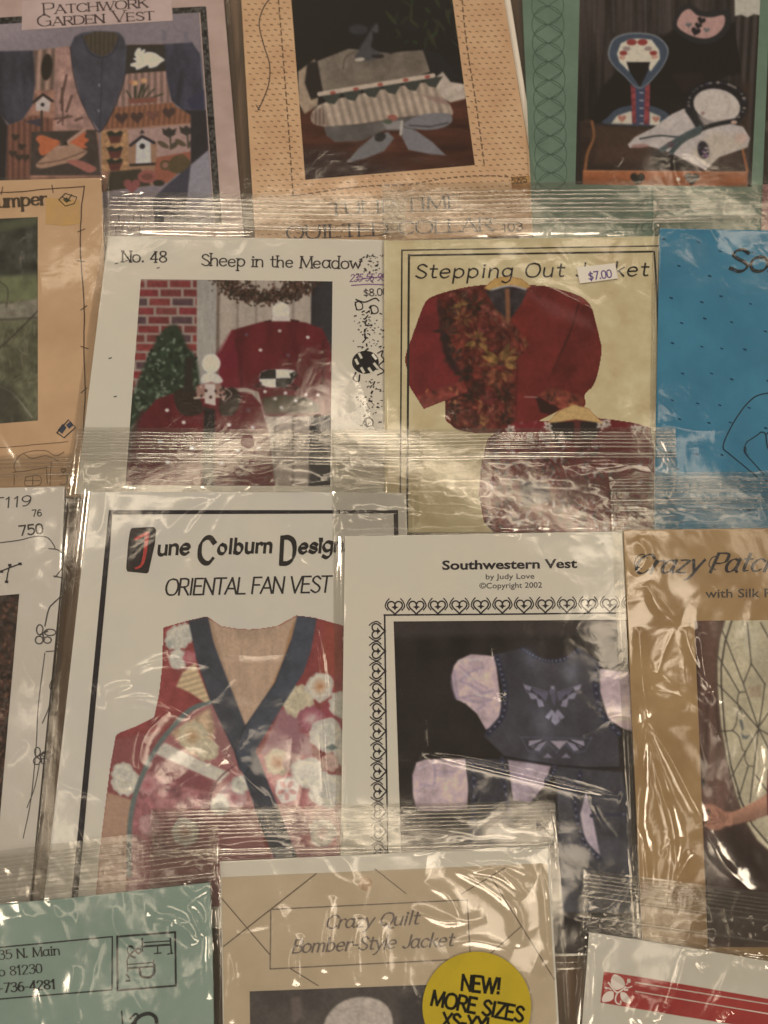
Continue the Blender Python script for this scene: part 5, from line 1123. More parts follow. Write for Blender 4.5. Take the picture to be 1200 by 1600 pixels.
    k.ribbons("initial", [(crm([(228, 836), (230, 834), (228, 852), (225, 872), (220, 884), (212, 888)], 6), np.linspace(7.5, 3.0, 31)), ([(212, 842), (222, 837), (230, 833)], 4.5)], inkc((158, 62, 56)), 1.2)
    br = dict(style='pen', wt=6.2, thin=2.3, pen=.95, slant=.12, seed=4, jitter=.3)
    k.ribbons("title", lettering("une", (246, 867), (298, 865), 23, **br) + lettering("C", (309, 880), (336, 879), 42, **{**br, "wt": 8.5, "thin": 3.6}) + lettering("olburn", (340, 865), (426, 863), 22, **{**br, "spacing": 1.6}) + lettering("D", (437, 880), (463, 879), 42, **{**br, "wt": 8.5, "thin": 3.6}) + lettering("esigns", (466, 864), (552, 861), 22, **br), inkc((44, 40, 38)))
    k.ribbons("title", lettering("ORIENTAL FAN VEST", (257, 930), (517, 925), 25, 3.2, 2.1, slant=.16, style='pen', pen=.5, spacing=-.6), inkc((48, 44, 44)))
    k.bag([(118, 667), (658, 674), (662, 1470), (46, 1470)], seed=101, header=770, nrand=34, wr=1.1, holes=[(387, 690, 11)], zdir=(.45, 1), creases=[
        ([(130, 742), (200, 736), (270, 742), (330, 736), (400, 744)], 6, .7), ([(230, 752), (300, 762), (360, 748), (420, 760), (520, 752)], 6, .7), ([(300, 756), (340, 770)], 5, .5), ([(400, 758), (372, 770)], 5, .6), ([(330, 780), (292, 800), (262, 830)], 8, .35), ([(350, 770), (320, 800), (290, 840)], 7, .3), ([(198, 1050), (260, 1030), (330, 1040)], 7, .35), ([(150, 1100), (230, 1090), (300, 1120)], 6, .35), ([(300, 1120), (360, 1190), (420, 1250)], 7, .4), ([(390, 1130), (352, 1180), (300, 1230)], 7, .4), ([(160, 1080), (210, 1066)], 5, .4), ([(480, 930), (505, 1040), (510, 1180), (520, 1300)], 5, .5), ([(240, 1180), (300, 1150), (350, 1160)], 6, .35), ([(216, 1200), (226, 1150), (262, 1110)], 5, .35), ([(340, 1015), (400, 1024), (470, 1016)], 7, .22), ([(132, 690), (128, 760), (112, 900)], 4, .4)])
    k.zips((120, 672), (658, 678), [(3, 1.1, .3), (8, 1.2, .35), (13, 1.2, .35), (18, 1.3, .4), (23, 1.1, .35), (28, 1.2, .35), (37, 2.2, .7), (43, 1.4, .4), (48, 1.1, .35)], 11, holes=[(387, 690, 11)])
fan_vest()

def heart(x, y, r, rot=0.0):
    t = np.linspace(0, 2 * math.pi, 26, endpoint=False)
    hx = r * 16 * np.sin(t) ** 3 / 17; hy = -r * (13 * np.cos(t) - 5 * np.cos(2 * t) - 2 * np.cos(3 * t) - np.cos(4 * t)) / 17
    c, s = math.cos(rot), math.sin(rot)
    return np.stack([x + hx * c - hy * s, y + hx * s + hy * c], -1)

def southwestern():
    k = Packet("pattern packet with heart border on white paper around a photo of dark navy vests", (668, 4.2), (1510, 1.0), (518, 2.0), (1070, 0))
    k.cover([(539, 838), (1052, 829), (1070, 1490), (530, 1500)], paper("white_cover_paper", (212, 203, 190), (204, 195, 181), 20))
    Z = lambda pts: [(500 + x / 2.286, 660 + y / 2.286) for x, y in pts]
    p = Pic([(615, 971), (1010, 968), (1030, 1490), (632, 1490)], (40, 34, 33)); p.shade(.8 + .45 * fbm(p.X, p.Y, 60, 3)); p.shade(1 + .12 * np.sin(p.X / 9) * sstep(1100, 980, p.Y)); p.poly([(600, 960), (1010, 960), (1010, 990), (600, 996)], (70, 60, 56), 8, .6)
    lav = (196, 167, 171); puff = lambda sd: mottle(17, .22, sd)
    navy = (65, 62, 70); trim = (70, 70, 92)
    def trimline(pts, w=8):
        p.line(Z(pts), w, (52, 51, 70), 1.5, curve=True); c = crm(Z(pts), 7)
        for i, (x, y) in enumerate(c): p.ell(x, y, 1.7, 1.3, (112, 112, 138) if i % 2 else (34, 34, 48), 0, .6, .95)
    p.poly(Z([(330, 1260), (345, 1215), (375, 1204), (440, 1203), (520, 1202), (530, 1300), (525, 1380), (420, 1390), (345, 1385), (332, 1330)]), lav, 1.4, tex=puff(3)); p.poly(Z([(670, 1205), (740, 1215), (825, 1228), (800, 1300), (750, 1360), (690, 1350)]), (168, 146, 156), 1.6, tex=puff(5)); p.poly(Z([(940, 1310), (975, 1400), (990, 1560), (930, 1500)]), (176, 156, 166), 1.4)
    p.poly(Z([(520, 1200), (670, 1205), (690, 1420), (700, 1700), (520, 1700), (535, 1350)]), (54, 51, 60), 2, tex=mottle(18, .3, 5)); trimline([(545, 1210), (550, 1300), (545, 1440)], 7); trimline([(650, 1200), (660, 1300), (680, 1400)], 7)
    p.poly(Z([(825, 1225), (870, 1230), (1080, 1250), (1110, 1400), (1110, 1750), (860, 1750), (850, 1400), (845, 1300)]), (66, 64, 72), 2, tex=mottle(26, .3, 6)); trimline([(830, 1200), (838, 1240), (808, 1280)], 7); p.poly(Z([(950, 1320), (972, 1400), (1000, 1545), (945, 1490), (930, 1400)]), (178, 158, 168), 1.4, tex=puff(8)); trimline([(930, 1250), (912, 1330), (918, 1420), (950, 1510), (1000, 1560)], 9); trimline([(970, 1405), (1085, 1400)], 6)
    p.poly(Z([(470, 905), (478, 870), (495, 848), (540, 828), (590, 832), (625, 836), (640, 950), (650, 1040), (612, 1092), (592, 1096), (560, 1040), (520, 1005), (488, 990), (472, 950)]), lav, 1.3, tex=puff(7)); p.line(Z([(500, 870), (560, 930), (600, 950)]), 2, (150, 126, 142), 2, .7); p.line(Z([(490, 985), (550, 975), (610, 990)]), 2.4, (144, 122, 138), 2, .7); p.poly(Z([(468, 900), (480, 960), (490, 992), (480, 985), (466, 930)]), (112, 98, 122), 2, .7)
    p.poly(Z([(1000, 880), (1085, 890), (1150, 900), (1150, 1110), (1085, 1095), (1030, 1060), (1000, 960)]), lav, 1.4, tex=puff(9))
    body = Z([(620, 832), (720, 805), (745, 812), (770, 838), (820, 850), (870, 846), (905, 825), (930, 806), (1000, 858), (1000, 960), (1015, 1040), (1065, 1112), (1070, 1230), (960, 1232), (830, 1222), (660, 1192), (585, 1120), (640, 1050), (655, 960), (640, 880)])
    p.poly(body, navy, 1.4, tex=lambda X, Y: (1 + .5 * (fbm(X * 1.4, Y * .8, 40, 4) - .5)) * (1 + .3 * np.exp(-((X - 850) / 18.) ** 2) * sstep(1110, 1030, Y)))
    trimline([(632, 838), (650, 900), (662, 970), (652, 1050), (600, 1112)], 10); trimline([(990, 866), (985, 940), (1005, 1040), (1066, 1110)], 10); trimline([(722, 808), (750, 826), (790, 846), (830, 852), (880, 842), (922, 812)], 6)
    Q = lambda pts, m=None: [(620 + ((2 * m - x) if m else x) / 3.333, 980 + y / 3.333) for x, y in pts]
    lt = (136, 126, 148); d2 = (92, 84, 108)
    for m in (None, 811):
        for f_, c_ in (([(660, 298), (702, 310), (694, 332), (668, 322)], lt), ([(684, 340), (722, 346), (738, 374), (698, 374)], lt), ([(728, 372), (756, 376), (768, 412), (738, 416)], lt), ([(700, 318), (790, 344), (776, 386), (752, 362), (716, 340)], d2), ([(668, 326), (690, 336), (686, 346), (674, 342)], d2), ([(792, 322), (811, 318), (811, 352), (800, 350)], d2)):
            p.poly(Q(f_, m), c_, .8)
        p.line(Q([(656, 296), (720, 316), (790, 340)], m), 1.1, (108, 100, 126), .6); p.line(Q([(700, 326), (722, 352)], m), 1.2, (36, 34, 44), .6); p.line(Q([(738, 352), (752, 380)], m), 1.2, (36, 34, 44), .6); p.poly(Q([(806, 428), (820, 440), (792, 482), (772, 468)], m and 823), lt, .8)
        p.poly(Q([(690, 592), (762, 584), (706, 626), (686, 616)], m and 832), (150, 136, 156), .8); p.poly(Q([(740, 608), (784, 592), (742, 646), (714, 640)], m and 832), lt, .8); p.line(Q([(694, 622), (764, 590)], m and 832), 1.6, (38, 36, 46), .6); p.poly(Q([(762, 680), (786, 656), (812, 680)], m and 834), (128, 116, 138), .8)
        p.line(Q([(648, 572), (684, 646), (744, 654), (790, 604), (836, 656)], m and 832), 1.4, (86, 82, 106), .7)
    p.poly(Q([(800, 306), (822, 306), (820, 322), (804, 322)]), lt, .8); p.poly(Q([(800, 352), (834, 352), (820, 416)]), (80, 74, 98), .9); p.poly(Q([(812, 446), (838, 446), (850, 490), (826, 512), (804, 490)]), lt, .8); p.poly(Q([(800, 592), (890, 592), (846, 636)]), (158, 142, 154), .8); p.line(Q([(640, 572), (830, 578), (1018, 578)]), 1.5, (84, 80, 104), .8)
    for x, y, r in ((905, 230, 40), (690, 150, 40), (760, 480, 60), (700, 700, 30)): (X_, Y_), = Q([(x, y)]); p.rgb += (np.array([26, 28, 34]) * np.exp(-(((p.X - X_) / (r / 3.)) ** 2 + ((p.Y - Y_) / (r / 2.2)) ** 2))[..., None])
    for a in ([(340, 270), (390, 230), (450, 210)], [(330, 280), (400, 310), (450, 340), (500, 330)], [(350, 370), (420, 390), (480, 380)], [(300, 230), (310, 320), (318, 372)], [(420, 430), (460, 400)], [(190, 700), (200, 770), (190, 830)], [(120, 820), (170, 826)], [(220, 760), (300, 750)], [(600, 760), (680, 790)]): p.line(Q(a), 3.2, (146, 126, 152), 2.2, .6, curve=len(a) > 2)
    for a in ([(350, 240), (400, 270), (460, 250)], [(400, 340), (440, 360), (480, 350)], [(320, 180), (380, 170), (440, 165)], [(110, 740), (150, 720)], [(240, 790), (320, 800)]): p.line(Q(a), 3.4, (204, 188, 194), 2.2, .6, curve=len(a) > 2)
    p.line(Z([(660, 1194), (830, 1224), (960, 1234), (1070, 1232)]), 2, (30, 29, 38), 1.6)
    p.grain(.08, 4, 9)
    k.pic("photo", p)
    # heart border
    st = []; hs = []
    def unit(x, y, rot):
        c, s = math.cos(rot), math.sin(rot); f = lambda q: [(x + a * c - b * s, y + a * s + b * c) for a, b in q]
        h = heart(x, y, 12.5, rot); st.append((np.vstack([h, h[:1]]), 2.3))
        st.append((crm(f([(-9, -13), (-13, -8), (-15, -1), (-11, 5)]), 5), 1.8)); st.append((crm(f([(9, -13), (13, -8), (15, -1), (11, 5)]), 5), 1.8))
        hs.append(np.array(f([(0, -5), (2, -1), (6, 0), (2, 2), (0, 5), (-2, 2), (-6, 0), (-2, -1)])))
    for i in range(13): unit(617 + i * 33.6, 948.5 - i * .35, 0)
    for i in range(17): unit(590 + i * .35, 986 + i * 31.3, -math.pi / 2)
    st.append(([(600, 961), (800, 959.5), (1030, 957)], 2.4)); st.append(([(601, 961), (604, 1200), (608, 1480)], 2.4))
    b = k.ribbons("heart_border", st, inkc((44, 40, 42))); k.fills("heart_border_stars", hs, inkc((44, 40, 42)), 1.1, b)
    ik = inkc((44, 40, 42))
    sans(k, "title", "Southwestern Vest", (691, 890), (902, 887), 14.5, ik, bold=.028)
    sans(k, "author_line", "by Judy Love", (759, 905), (835, 904), 8.6, inkc((70, 64, 64)), bold=.006); sans(k, "author_line", "©Copyright 2002", (749, 919.5), (847, 918), 9, inkc((70, 64, 64)), bold=.006)
    k.bag([(518, 671), (1055, 667), (1084, 1510), (528, 1525)], seed=111, header=836, nrand=24, wr=.9, holes=[(773, 752, 8)], creases=[
        ([(540, 730), (600, 742), (680, 730), (780, 742)], 7, .8), ([(530, 770), (590, 762), (650, 770), (700, 766)], 6, .7), ([(540, 790), (580, 808), (640, 800), (720, 806)], 6, .7), ([(880, 730), (940, 724), (1020, 728)], 6, .6), ([(800, 786), (850, 796), (860, 780)], 6, .6), ([(560, 700), (620, 720), (660, 708)], 6, .6), ([(546, 815), (560, 800), (600, 812)], 5, .6), ([(660, 1176), (760, 1196), (860, 1220), (970, 1246)], 4, .7), ([(540, 1100), (536, 1200), (534, 1320)], 5, .4), ([(770, 1086), (790, 1092)], 5, .3), ([(1000, 670), (1030, 690), (1046, 740)], 5, .6), ([(910, 1150), (960, 1120), (1000, 1130)], 8, .25), ([(524, 700), (530, 800), (534, 1000)], 4, .45), ([(520, 840), (530, 900), (531, 1020)], 4, .4)])
    k.zips((519, 677), (1056, 672), [(3, 1.1, .3), (8, 1.2, .35), (13, 1.3, .4), (19, 1.2, .35), (25, 1.2, .35), (36, 2.3, .7), (41, 1.3, .4)], 13)
southwestern()

def crazy_patch():
    k = Packet("pattern packet with tan kraft cover, script title and a photo of an oval leaded window", (738, 4.2), (1540, 1.0), (954, 2.0), (1330, 0))
    k.cover([(974, 828), (1320, 824), (1320, 1530), (1006, 1520)], paper("tan_kraft_paper", (174, 142, 100), (140, 108, 72), 30, 1.0))
    Z = lambda pts: [(920 + x / 2.353, 720 + y / 2.353) for x, y in pts]
    p = Pic([(1085, 970), (1320, 968), (1320, 1480), (1106, 1480)], (96, 68, 58)); p.shade(1 + .5 * (fbm(p.X * 1.8, p.Y * .25, 22, 4) - .5) * 2); p.poly([(1080, 1300), (1320, 1300), (1320, 1480), (1080, 1480)], (54, 42, 36), 30, .8); p.poly(Z([(470, 590), (540, 590), (480, 760), (470, 900), (420, 900), (390, 640)]), (84, 52, 46), 8, .7)
    Q = lambda pts: [(1070 + x / 3.638, 960 + y / 3.638) for x, y in pts]
    p.poly(Q([(90, 60), (225, 40), (190, 160), (182, 300), (190, 460), (120, 440), (100, 300)]), (112, 84, 68), 10, .7); p.poly(Q([(110, 1300), (150, 1240), (300, 1560), (180, 1600)]), (120, 106, 98), 14, .5)
    ov = Q([(250, -60), (225, 40), (196, 140), (182, 280), (184, 420), (204, 640), (240, 840), (290, 1030), (350, 1190), (410, 1285), (473, 1340), (640, 1420), (900, 1420), (900, -60)])
    p.poly(ov, (196, 180, 146), 1.4, tex=mottle(50, .16, 3)); inner = Q([(290, -60), (265, 40), (228, 160), (207, 300), (207, 400), (226, 650), (262, 860), (320, 1060), (384, 1196), (473, 1300), (640, 1380)])
    p.poly(inner + Q([(900, 1380), (900, -60)]), (186, 170, 136), 1.2, .9, tex=mottle(36, .2, 8)); p.line(ov[:11], 2.4, (96, 80, 64), 1.2); p.line(inner, 2.6, (70, 60, 50), .9)
    p.poly(Q([(360, 410), (430, 405), (440, 470), (370, 470)]), (150, 120, 96), 3, .5); p.poly(Q([(330, 60), (420, 60), (420, 250), (340, 240)]), (200, 188, 156), 6, .5)
    for q in ([(215, 95), (330, 385), (418, 645)], [(190, 240), (250, 340), (312, 446)], [(180, 390), (310, 520), (420, 650)], [(355, 45), (378, 280)], [(378, 280), (335, 390)], [(378, 280), (455, 395)], [(430, 45), (480, 140)], [(455, 395), (440, 520), (420, 640)], [(420, 650), (345, 780), (262, 930)], [(360, 865), (305, 1050)], [(418, 660), (395, 860), (370, 1070)], [(400, 910), (480, 1020)], [(420, 650), (490, 790)], [(490, 540), (420, 640)], [(490, 690), (420, 650)], [(195, 665), (240, 663), (272, 660)], [(300, 1010), (330, 1090)]): p.line(Q(q), 1.7, (70, 62, 54), .8)
    for q in ([(342, 440), (310, 446), (300, 480), (304, 520), (326, 566)], [(318, 534), (300, 560), (292, 620), (272, 660)], [(272, 660), (306, 692), (320, 740), (330, 772), (348, 778)], [(345, 780), (342, 820), (362, 858), (396, 862)]): p.line(Q(q), 1.6, (76, 68, 58), .8, curve=True)
    p.poly(Q([(308, 600), (326, 598), (336, 650), (326, 664)]), (86, 90, 90), 1.6, .85); p.poly(Q([(318, 668), (340, 690), (372, 684), (352, 712), (326, 706)]), (96, 100, 98), 1.6, .85)
    p.ell(*Q([(98, 955)])[0], 4, 7, (54, 46, 42), 0, 2); p.poly(Q([(200, 1180), (330, 1180), (420, 1330), (500, 1500), (300, 1560), (240, 1360)]), (44, 30, 28), 12, .6)
    sk = (172, 118, 92)
    arm = Q([(250, 1128), (310, 1108), (400, 1062), (480, 1012), (640, 930), (660, 1090), (480, 1140), (400, 1166), (310, 1190), (250, 1200)])
    p.poly(arm, sk, 1.2, tex=lambda X, Y: 1.12 - .3 * sstep(1262, 1290, Y + (X - 1140) * .26)); 
    p.poly(Q([(100, 1096), (118, 1080), (152, 1076), (190, 1096), (226, 1118), (262, 1126), (268, 1196), (230, 1206), (196, 1226), (160, 1228), (128, 1214), (108, 1192), (130, 1180), (112, 1166), (118, 1150), (104, 1140), (112, 1124)]), (166, 112, 88), 1.1, tex=mottle(8, .2, 3), curve=True)
    p.poly(Q([(112, 1112), (140, 1108), (150, 1130), (128, 1140)]), (92, 70, 60), 1.2, .9); p.line(Q([(120, 1100), (150, 1096), (176, 1112)]), 1.8, (190, 138, 112), .9, curve=True)
    for q in ([(124, 1150), (150, 1144), (172, 1150)], [(128, 1172), (152, 1166), (176, 1168)], [(130, 1194), (156, 1190), (178, 1186)], [(178, 1110), (196, 1130), (200, 1160)]): p.line(Q(q), 1.2, (112, 68, 54), .9, .9, curve=True)
    p.line(Q([(150, 1226), (200, 1224), (300, 1192), (400, 1168)]), 2, (104, 66, 54), 1.6, .7, curve=True); p.poly(Q([(473, 880), (520, 860), (700, 850), (700, 1100), (500, 1140), (470, 1140), (466, 1000)]), (92, 42, 44), 1.4)
    p.grain(.09, 4, 4)
    k.pic("photo", p)
    k.ribbons("title", lettering("Crazy Patch", (988, 896), (1214, 892), 29, 5.2, 1.4, slant=.42, style='pen', pen=.35, spacing=.2) + [(crm([(1012, 872), (1004, 866), (994, 872), (992, 884), (1002, 888)], 6), 1.6)] + [(crm([(1122, 868), (1112, 872), (1108, 884), (1118, 890)], 6), 1.6)], inkc((56, 52, 50)))
    sans(k, "subtitle", "with Silk Ribbon", (1102, 934), (1262, 932), 14, inkc((76, 66, 58)), bold=.015)
    k.bag([(952, 740), (1335, 734), (1335, 1540), (992, 1535)], seed=121, header=826, nrand=26, wr=1.1, low=1.3, zdir=(.5, 1), creases=[
        ([(998, 980), (1004, 1060), (1012, 1130)], 6, .6), ([(1010, 1125), (1040, 1170), (1072, 1230), (1100, 1290)], 6, .8), ([(1010, 1130), (1004, 1200), (996, 1280), (1000, 1400)], 6, .8), ([(1014, 1150), (1030, 1220), (1050, 1290), (1060, 1380)], 5, .6), ([(1000, 1290), (1010, 1350), (1014, 1410)], 4, .6), ([(1080, 1330), (1060, 1370), (1046, 1410)], 6, .6), ([(1070, 980), (1080, 1020), (1100, 1060), (1126, 1100)], 9, .5), ([(1094, 990), (1100, 1040), (1112, 1080)], 6, .6), ([(1010, 910), (1030, 950), (1060, 970)], 10, .4), ([(996, 840), (1010, 870), (990, 900)], 8, .3), ([(960, 850), (966, 1000), (972, 1150), (984, 1360)], 4, .55), ([(955, 760), (956, 800), (962, 850)], 4, .5), ([(1100, 1290), (1130, 1350), (1180, 1400)], 8, .4), ([(1000, 1060), (996, 1150), (1000, 1250)], 4, .35)])
    k.zips((953, 746), (1334, 741), [(3, 1.1, .3), (8, 1.2, .35), (13, 1.2, .35), (18, 1.4, .4), (24, 1.2, .35), (36, 2.3, .7), (42, 1.3, .4), (52, 1.6, .4)], 15)
crazy_patch()
# ================================================================== front row
def box_lines(q, w):
    return [(np.linspace(q[i], q[(i + 1) % 4], 6), w) for i in range(4)]

def bomber():
    k = Packet("pattern packet with faded tan cover, crossing thin lines and a round yellow sticker", (1250, 5.7), (1720, 3.2), (228, 0), (900, 0))
    k.slab("inner_sheet", [(344, 1346), (600, 1334), (857, 1320), (879, 1700), (350, 1700)], .2, .6, paper("white_inner_paper", (206, 194, 176)), k.o)
    k.cover([(346, 1371), (600, 1360), (855, 1349), (876, 1700), (352, 1700)], paper("faded_tan_paper", (190, 168, 138), (174, 152, 122), 30, .8), thick=.38)
    t = np.linspace(0, 2 * math.pi, 30, endpoint=False)
    k.fills("punched_hole", [np.stack([571 + 11 * np.cos(t), 1381 + 11 * np.sin(t)], -1)], inkc((166, 138, 108)), 1.05)
    ln = [([(494, 1365), (349, 1479)], 2.0), ([(346.6, 1404), (421, 1491)], 1.7), ([(453, 1513), (497, 1540)], 1.6), ([(586, 1358), (634, 1396)], 1.4), ([(789, 1356), (721, 1397)], 1.5), ([(767, 1370), (866, 1530)], 1.7), ([(815, 1447), (765, 1491)], 1.5)]
    k.ribbons("crossing_line_print", [(np.linspace(a[0], a[1], 6), w) for a, w in ln], inkc((104, 88, 72)))
    k.ribbons("title_frame", box_lines([(423, 1421), (730, 1406), (735, 1498), (422, 1514)], 1.9), inkc((112, 98, 84)))
    k.ribbons("title", lettering("Crazy Quilt", (508, 1451), (655, 1444), 20, 3.4, 1.2, slant=.28, style='pen', pen=.55) + lettering("Bomber-Style Jacket", (456, 1489), (709, 1478), 20, 3.4, 1.2, slant=.28, style='pen', pen=.55), inkc((104, 92, 82)))
    p = Pic([(390, 1549), (770, 1535), (780, 1690), (392, 1690)], (74, 66, 62)); p.shade(.85 + .4 * fbm(p.X, p.Y, 30, 2))
    p.poly([(505, 1620), (510, 1590), (530, 1568), (560, 1558), (590, 1562), (610, 1580), (616, 1620), (620, 1690), (500, 1690)], (186, 168, 152), 2, tex=mottle(9, .14, 4), curve=True); p.line([(530, 1580), (560, 1574), (598, 1584)], 2, (160, 142, 130), 2, .7, curve=True); p.poly([(454, 1560), (470, 1556), (474, 1590), (458, 1600)], (108, 92, 84), 4, .8); p.poly([(620, 1560), (670, 1550), (680, 1640), (630, 1640)], (56, 50, 50), 8, .8); p.grain(.1, 4, 2)
    k.pic("photo", p)
    k.bag([(236, 1264), (866, 1251), (884, 1420), (902, 1720), (224, 1720)][:2] + [(904, 1720), (226, 1720)], leaf=[(344, 1346), (600, 1334), (857, 1320), (879, 1700), (350, 1700)], seed=131, header=1340, nrand=40, wr=1.0, low=.8, zdir=(.35, 1), creases=[
        ([(690, 1340), (740, 1360), (790, 1352), (840, 1372)], 7, .6), ([(700, 1356), (760, 1384), (800, 1420), (810, 1480)], 8, .6), ([(720, 1340), (780, 1364), (820, 1400)], 6, .5), ([(640, 1420), (700, 1440), (760, 1434)], 8, .4), ([(520, 1400), (512, 1450), (506, 1520)], 6, .4), ([(560, 1430), (552, 1490), (560, 1540)], 7, .4), ([(600, 1440), (596, 1480), (604, 1530)], 6, .4), ([(470, 1460), (460, 1500), (464, 1540)], 6, .4), ([(844, 1350), (850, 1400), (858, 1500)], 5, .4), ([(866, 1262), (874, 1300), (880, 1330)], 4, .6), ([(884, 1340), (890, 1440), (900, 1580)], 4, .6), ([(780, 1280), (830, 1290), (866, 1270)], 5, .6), ([(620, 1300), (680, 1296), (740, 1304)], 6, .5), ([(700, 1480), (740, 1470), (800, 1484)], 8, .35), ([(660, 1380), (700, 1400), (720, 1440)], 7, .4), ([(360, 1480), (368, 1540), (362, 1600)], 6, .3)])
    k.zips((237, 1270), (868, 1256), [(0, 1.2, .35), (5, 1.3, .4), (11, 1.3, .4), (17, 1.2, .35), (23, 1.4, .4), (29, 1.2, .35), (35, 1.2, .35), (62, 2.6, .8), (68, 1.5, .5)], 17)
    t = np.linspace(0, 2 * math.pi, 60, endpoint=False)
    k.slab("round_sticker", np.stack([745 + 85 * np.cos(t), 1573 + 86 * np.sin(t)], -1), 2.15, 2.25, paper("yellow_sticker_paper", (172, 145, 34), (162, 137, 36), 60, spec=.4), k.bg)
    ik = inkc((34, 32, 26))
    for s_, a, b, c in (("NEW!", (720, 1547), (782, 1553), 24), ("MORE SIZES", (672, 1570), (817, 1597), 23), ("XS-XXL", (690, 1604), (772, 1614), 22)):
        k.ribbons("sticker_text", lettering(s_, a, b, c, 4.6), ik, 2.3, k.bg)
bomber()

def teal_leaflet():
    k = Packet("pattern packet with pale teal cover, boxed address lines and sideways letter logo", (1288, 5.7), (1720, 3.2), (-80, 0), (345, 2.2))
    k.cover([(-80, 1421), (120, 1402), (328, 1379), (332, 1480), (336, 1720), (-80, 1720)], paper("pale_teal_paper", (134, 148, 132), (124, 138, 123), 25, spec=.3))
    ik = inkc((46, 46, 44))
    k.ribbons("address_frame", box_lines([(-60, 1486), (175.5, 1463.5), (175, 1546.6), (-60, 1566)], 2.2), ik)
    k.ribbons("address", lettering("35 N. Main", (-2, 1499.5), (95, 1491.5), 14, 2.3, 1.0, style='serif') + lettering("o 81230", (-2, 1525.5), (67, 1519.6), 14, 2.3, 1.0, style='serif') + lettering("-736-4281", (-2, 1551), (88, 1544.5), 14, 3.0, 1.3, style='serif'), ik)
    fr = k.ribbons("logo_frame", box_lines([(183, 1463.5), (273.6, 1456.5), (274.8, 1540), (183.5, 1547.5)], 3.2), ik)
    k.ribbons("logo", lettering("F", (220, 1467), (223, 1503), 46, 6, 1.6, style='serif') and
              [(np.array([(222, 1473), (244, 1471.5), (266, 1470)], float), 2.0), (np.array([(222, 1479), (244, 1477.5), (266, 1476)], float), 3.2), (np.array([(222, 1466), (222.5, 1487)], float), 2.2), (np.array([(266, 1466), (267, 1480), (268, 1490)], float), 2.4), (np.array([(246, 1478), (246.5, 1490)], float), 2.0), (np.array([(241, 1490), (252, 1489)], float), 1.8), (np.array([(262, 1491), (270, 1489)], float), 1.8),
               (np.array([(199, 1507), (220, 1505.5), (240, 1504)], float), 2.0), (np.array([(199, 1513), (220, 1511.5), (240, 1510)], float), 3.2), (np.array([(198.5, 1500), (199.5, 1518)], float), 2.2), (np.array([(240, 1500), (240.5, 1512)], float), 2.0),
               (crm([(241, 1508), (241, 1518), (236, 1526), (228, 1527), (220, 1524), (218, 1512)], 8), 4.0)]
              + lettering("&", (199, 1477), (199.5, 1500), 21, 3.8, 1.4, style='serif') + [(np.array([(198, 1523), (202, 1528)], float), 2.6), (np.array([(197, 1533), (203, 1532)], float), 3)], ik)
    k.ribbons("large_letters", [(crm([(210, 1604), (212, 1594), (222, 1586), (234, 1584), (243, 1590), (245, 1602)], 8), 6.0), (np.array([(190, 1580), (191, 1594), (192, 1602)], float), 2.2), (crm([(203, 1592), (212, 1584), (216, 1590), (206, 1600)], 6), 3.2)], ik)
    k.bag([(-90, 1340), (341, 1287), (348, 1720), (-90, 1720)], seed=141, header=1420, nrand=20, wr=1.0, low=1.2, zdir=(.4, 1), creases=[
        ([(230, 1432), (260, 1428), (296, 1440)], 7, .45), ([(270, 1440), (290, 1452), (308, 1472)], 7, .6), ([(300, 1410), (314, 1430), (322, 1460)], 6, .6), ([(296, 1396), (316, 1386), (334, 1372)], 5, .7), ([(304, 1340), (324, 1344), (340, 1350)], 5, .6), ([(326, 1380), (338, 1400), (342, 1420)], 5, .7), ([(334, 1300), (340, 1340), (343, 1380)], 4, .6), ([(326, 1400), (328, 1480), (326, 1560)], 4, .45), ([(116, 1510), (108, 1560), (120, 1600)], 8, .35), ([(60, 1540), (66, 1580), (60, 1610)], 7, .3), ([(0, 1436), (60, 1430), (120, 1432)], 8, .25), ([(343, 1400), (346, 1500), (348, 1600)], 3, .5), ([(284, 1370), (310, 1400)], 5, .4)])
    k.zips((-90, 1352), (341, 1300), [(0, 1.2, .35), (6, 1.3, .4), (12, 1.3, .4), (18, 1.3, .4), (24, 1.3, .4), (31, 1.2, .35), (39, 1.2, .35), (47, 1.2, .35)], 19)
    k.zips((-90, 1406), (342, 1363), [(0, 2.6, .8), (6, 1.4, .4)], 23, wob=.6)
teal_leaflet()

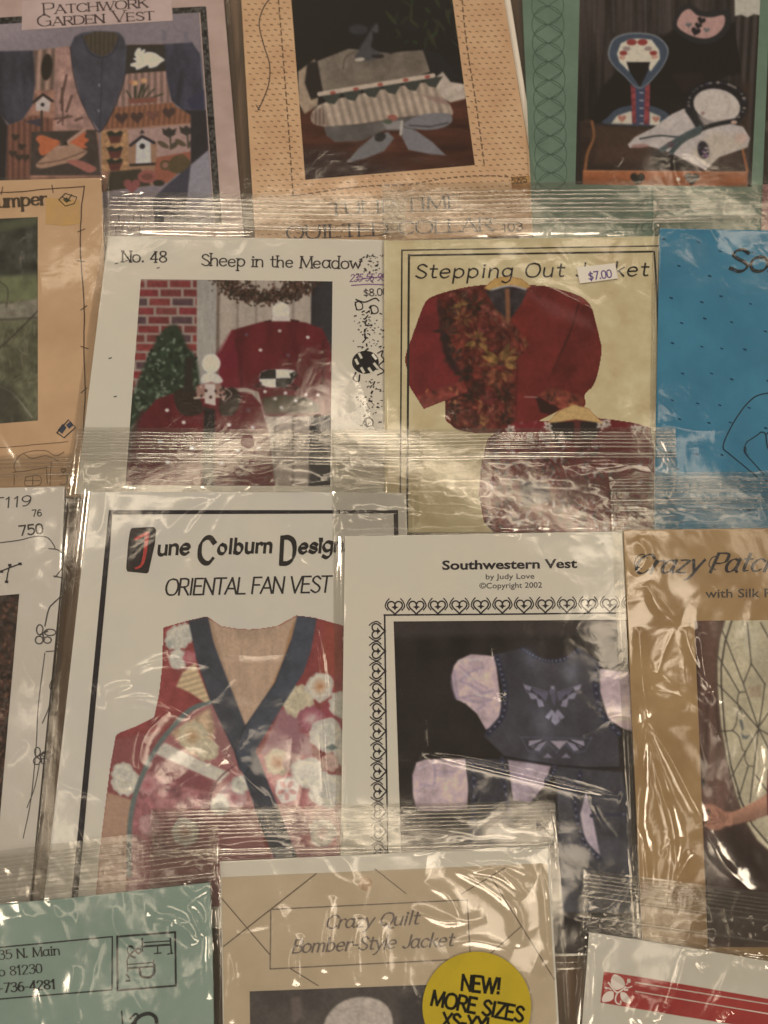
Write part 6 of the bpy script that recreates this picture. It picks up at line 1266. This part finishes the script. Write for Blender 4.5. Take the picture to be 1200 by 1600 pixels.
def red_banner():
    k = Packet("pattern packet with white cover and a red banner holding a pale leaf ornament", (1357, 5.7), (1720, 3.4), (895, 1.2), (1330, 0))
    k.cover([(921, 1457), (1060, 1478), (1330, 1524), (1310, 1720), (900, 1720)], paper("white_cover_paper", (200, 189, 170), (190, 179, 158), 22))
    rb = paper("red_banner_ink", (160, 62, 56), (146, 54, 50), 60)
    k.fills("banner", [[(943.6, 1518), (1000, 1526.5), (1330, 1583), (1330, 1630), (1060, 1587), (938, 1566.5)]], rb)
    wl = paper("white_cover_paper", (200, 182, 164))
    k.ribbons("banner_lines", [(np.linspace((993, 1535), (1330, 1590), 10), 1.6), (np.linspace((993, 1549), (1330, 1606), 10), 1.6)], wl, 1.2)
    L = lambda pts: crm([(860 + x / 3.529, 1320 + y / 3.529) for x, y in pts], 6, True)
    k.fills("leaf_ornament", [L([(345, 720), (365, 716), (400, 740), (412, 775), (395, 790), (365, 800), (340, 780), (333, 750)]), L([(285, 862), (292, 830), (320, 808), (348, 812), (345, 850), (315, 865)]), L([(388, 815), (415, 818), (438, 850), (440, 874), (405, 866), (388, 845)]), L([(425, 740), (440, 742), (440, 760), (424, 758)])], wl, 1.2)
    L2 = lambda pts: crm([(860 + x / 3.529, 1320 + y / 3.529) for x, y in pts], 6)
    k.ribbons("leaf_ornament", [(L2([(330, 775), (350, 800), (370, 815), (395, 800), (415, 785)]), 2.4), (L2([(372, 812), (360, 840), (362, 868), (385, 880), (388, 862)]), 2.2), (L2([(305, 790), (320, 790), (335, 800)]), 1.6), (L2([(320, 760), (330, 772)]), 2.6), (L2([(410, 800), (425, 800)]), 3), (L2([(412, 785), (430, 788), (450, 780)]), 1.6), (L2([(420, 770), (428, 755)]), 1.6), (L2([(305, 788), (312, 790)]), 3)], wl, 1.24)
    k.bag([(912, 1358), (1335, 1412), (1320, 1720), (888, 1720)], seed=151, header=1490, nrand=20, wr=1.0, low=1.2, zdir=(.5, 1), creases=[
        ([(928, 1478), (930, 1530), (926, 1600)], 4, .6), ([(1072, 1490), (1062, 1530), (1048, 1570), (1034, 1590)], 4, .7), ([(1066, 1490), (1090, 1496), (1108, 1486)], 7, .5), ([(1096, 1516), (1104, 1508)], 7, .4), ([(1000, 1556), (990, 1590), (1010, 1610)], 7, .5), ([(1040, 1570), (1030, 1600)], 6, .5), ([(922, 1465), (936, 1478), (952, 1462)], 5, .6), ([(908, 1460), (900, 1540), (893, 1600)], 4, .6), ([(914, 1374), (906, 1440), (900, 1500)], 4, .5), ([(916, 1400), (950, 1390), (976, 1396)], 6, .5), ([(1150, 1500), (1180, 1520), (1200, 1512)], 8, .3), ([(1140, 1580), (1132, 1600)], 6, .4)])
    k.zips((914, 1366), (1334, 1424), [(0, 1.2, .35), (6, 1.3, .4), (12, 1.3, .4), (18, 1.3, .4), (25, 1.2, .35), (34, 2.2, .7), (66, 2.2, .6)], 29)
red_banner()

# keep only distinct marks in the label of each packet; the group tells they are one kind
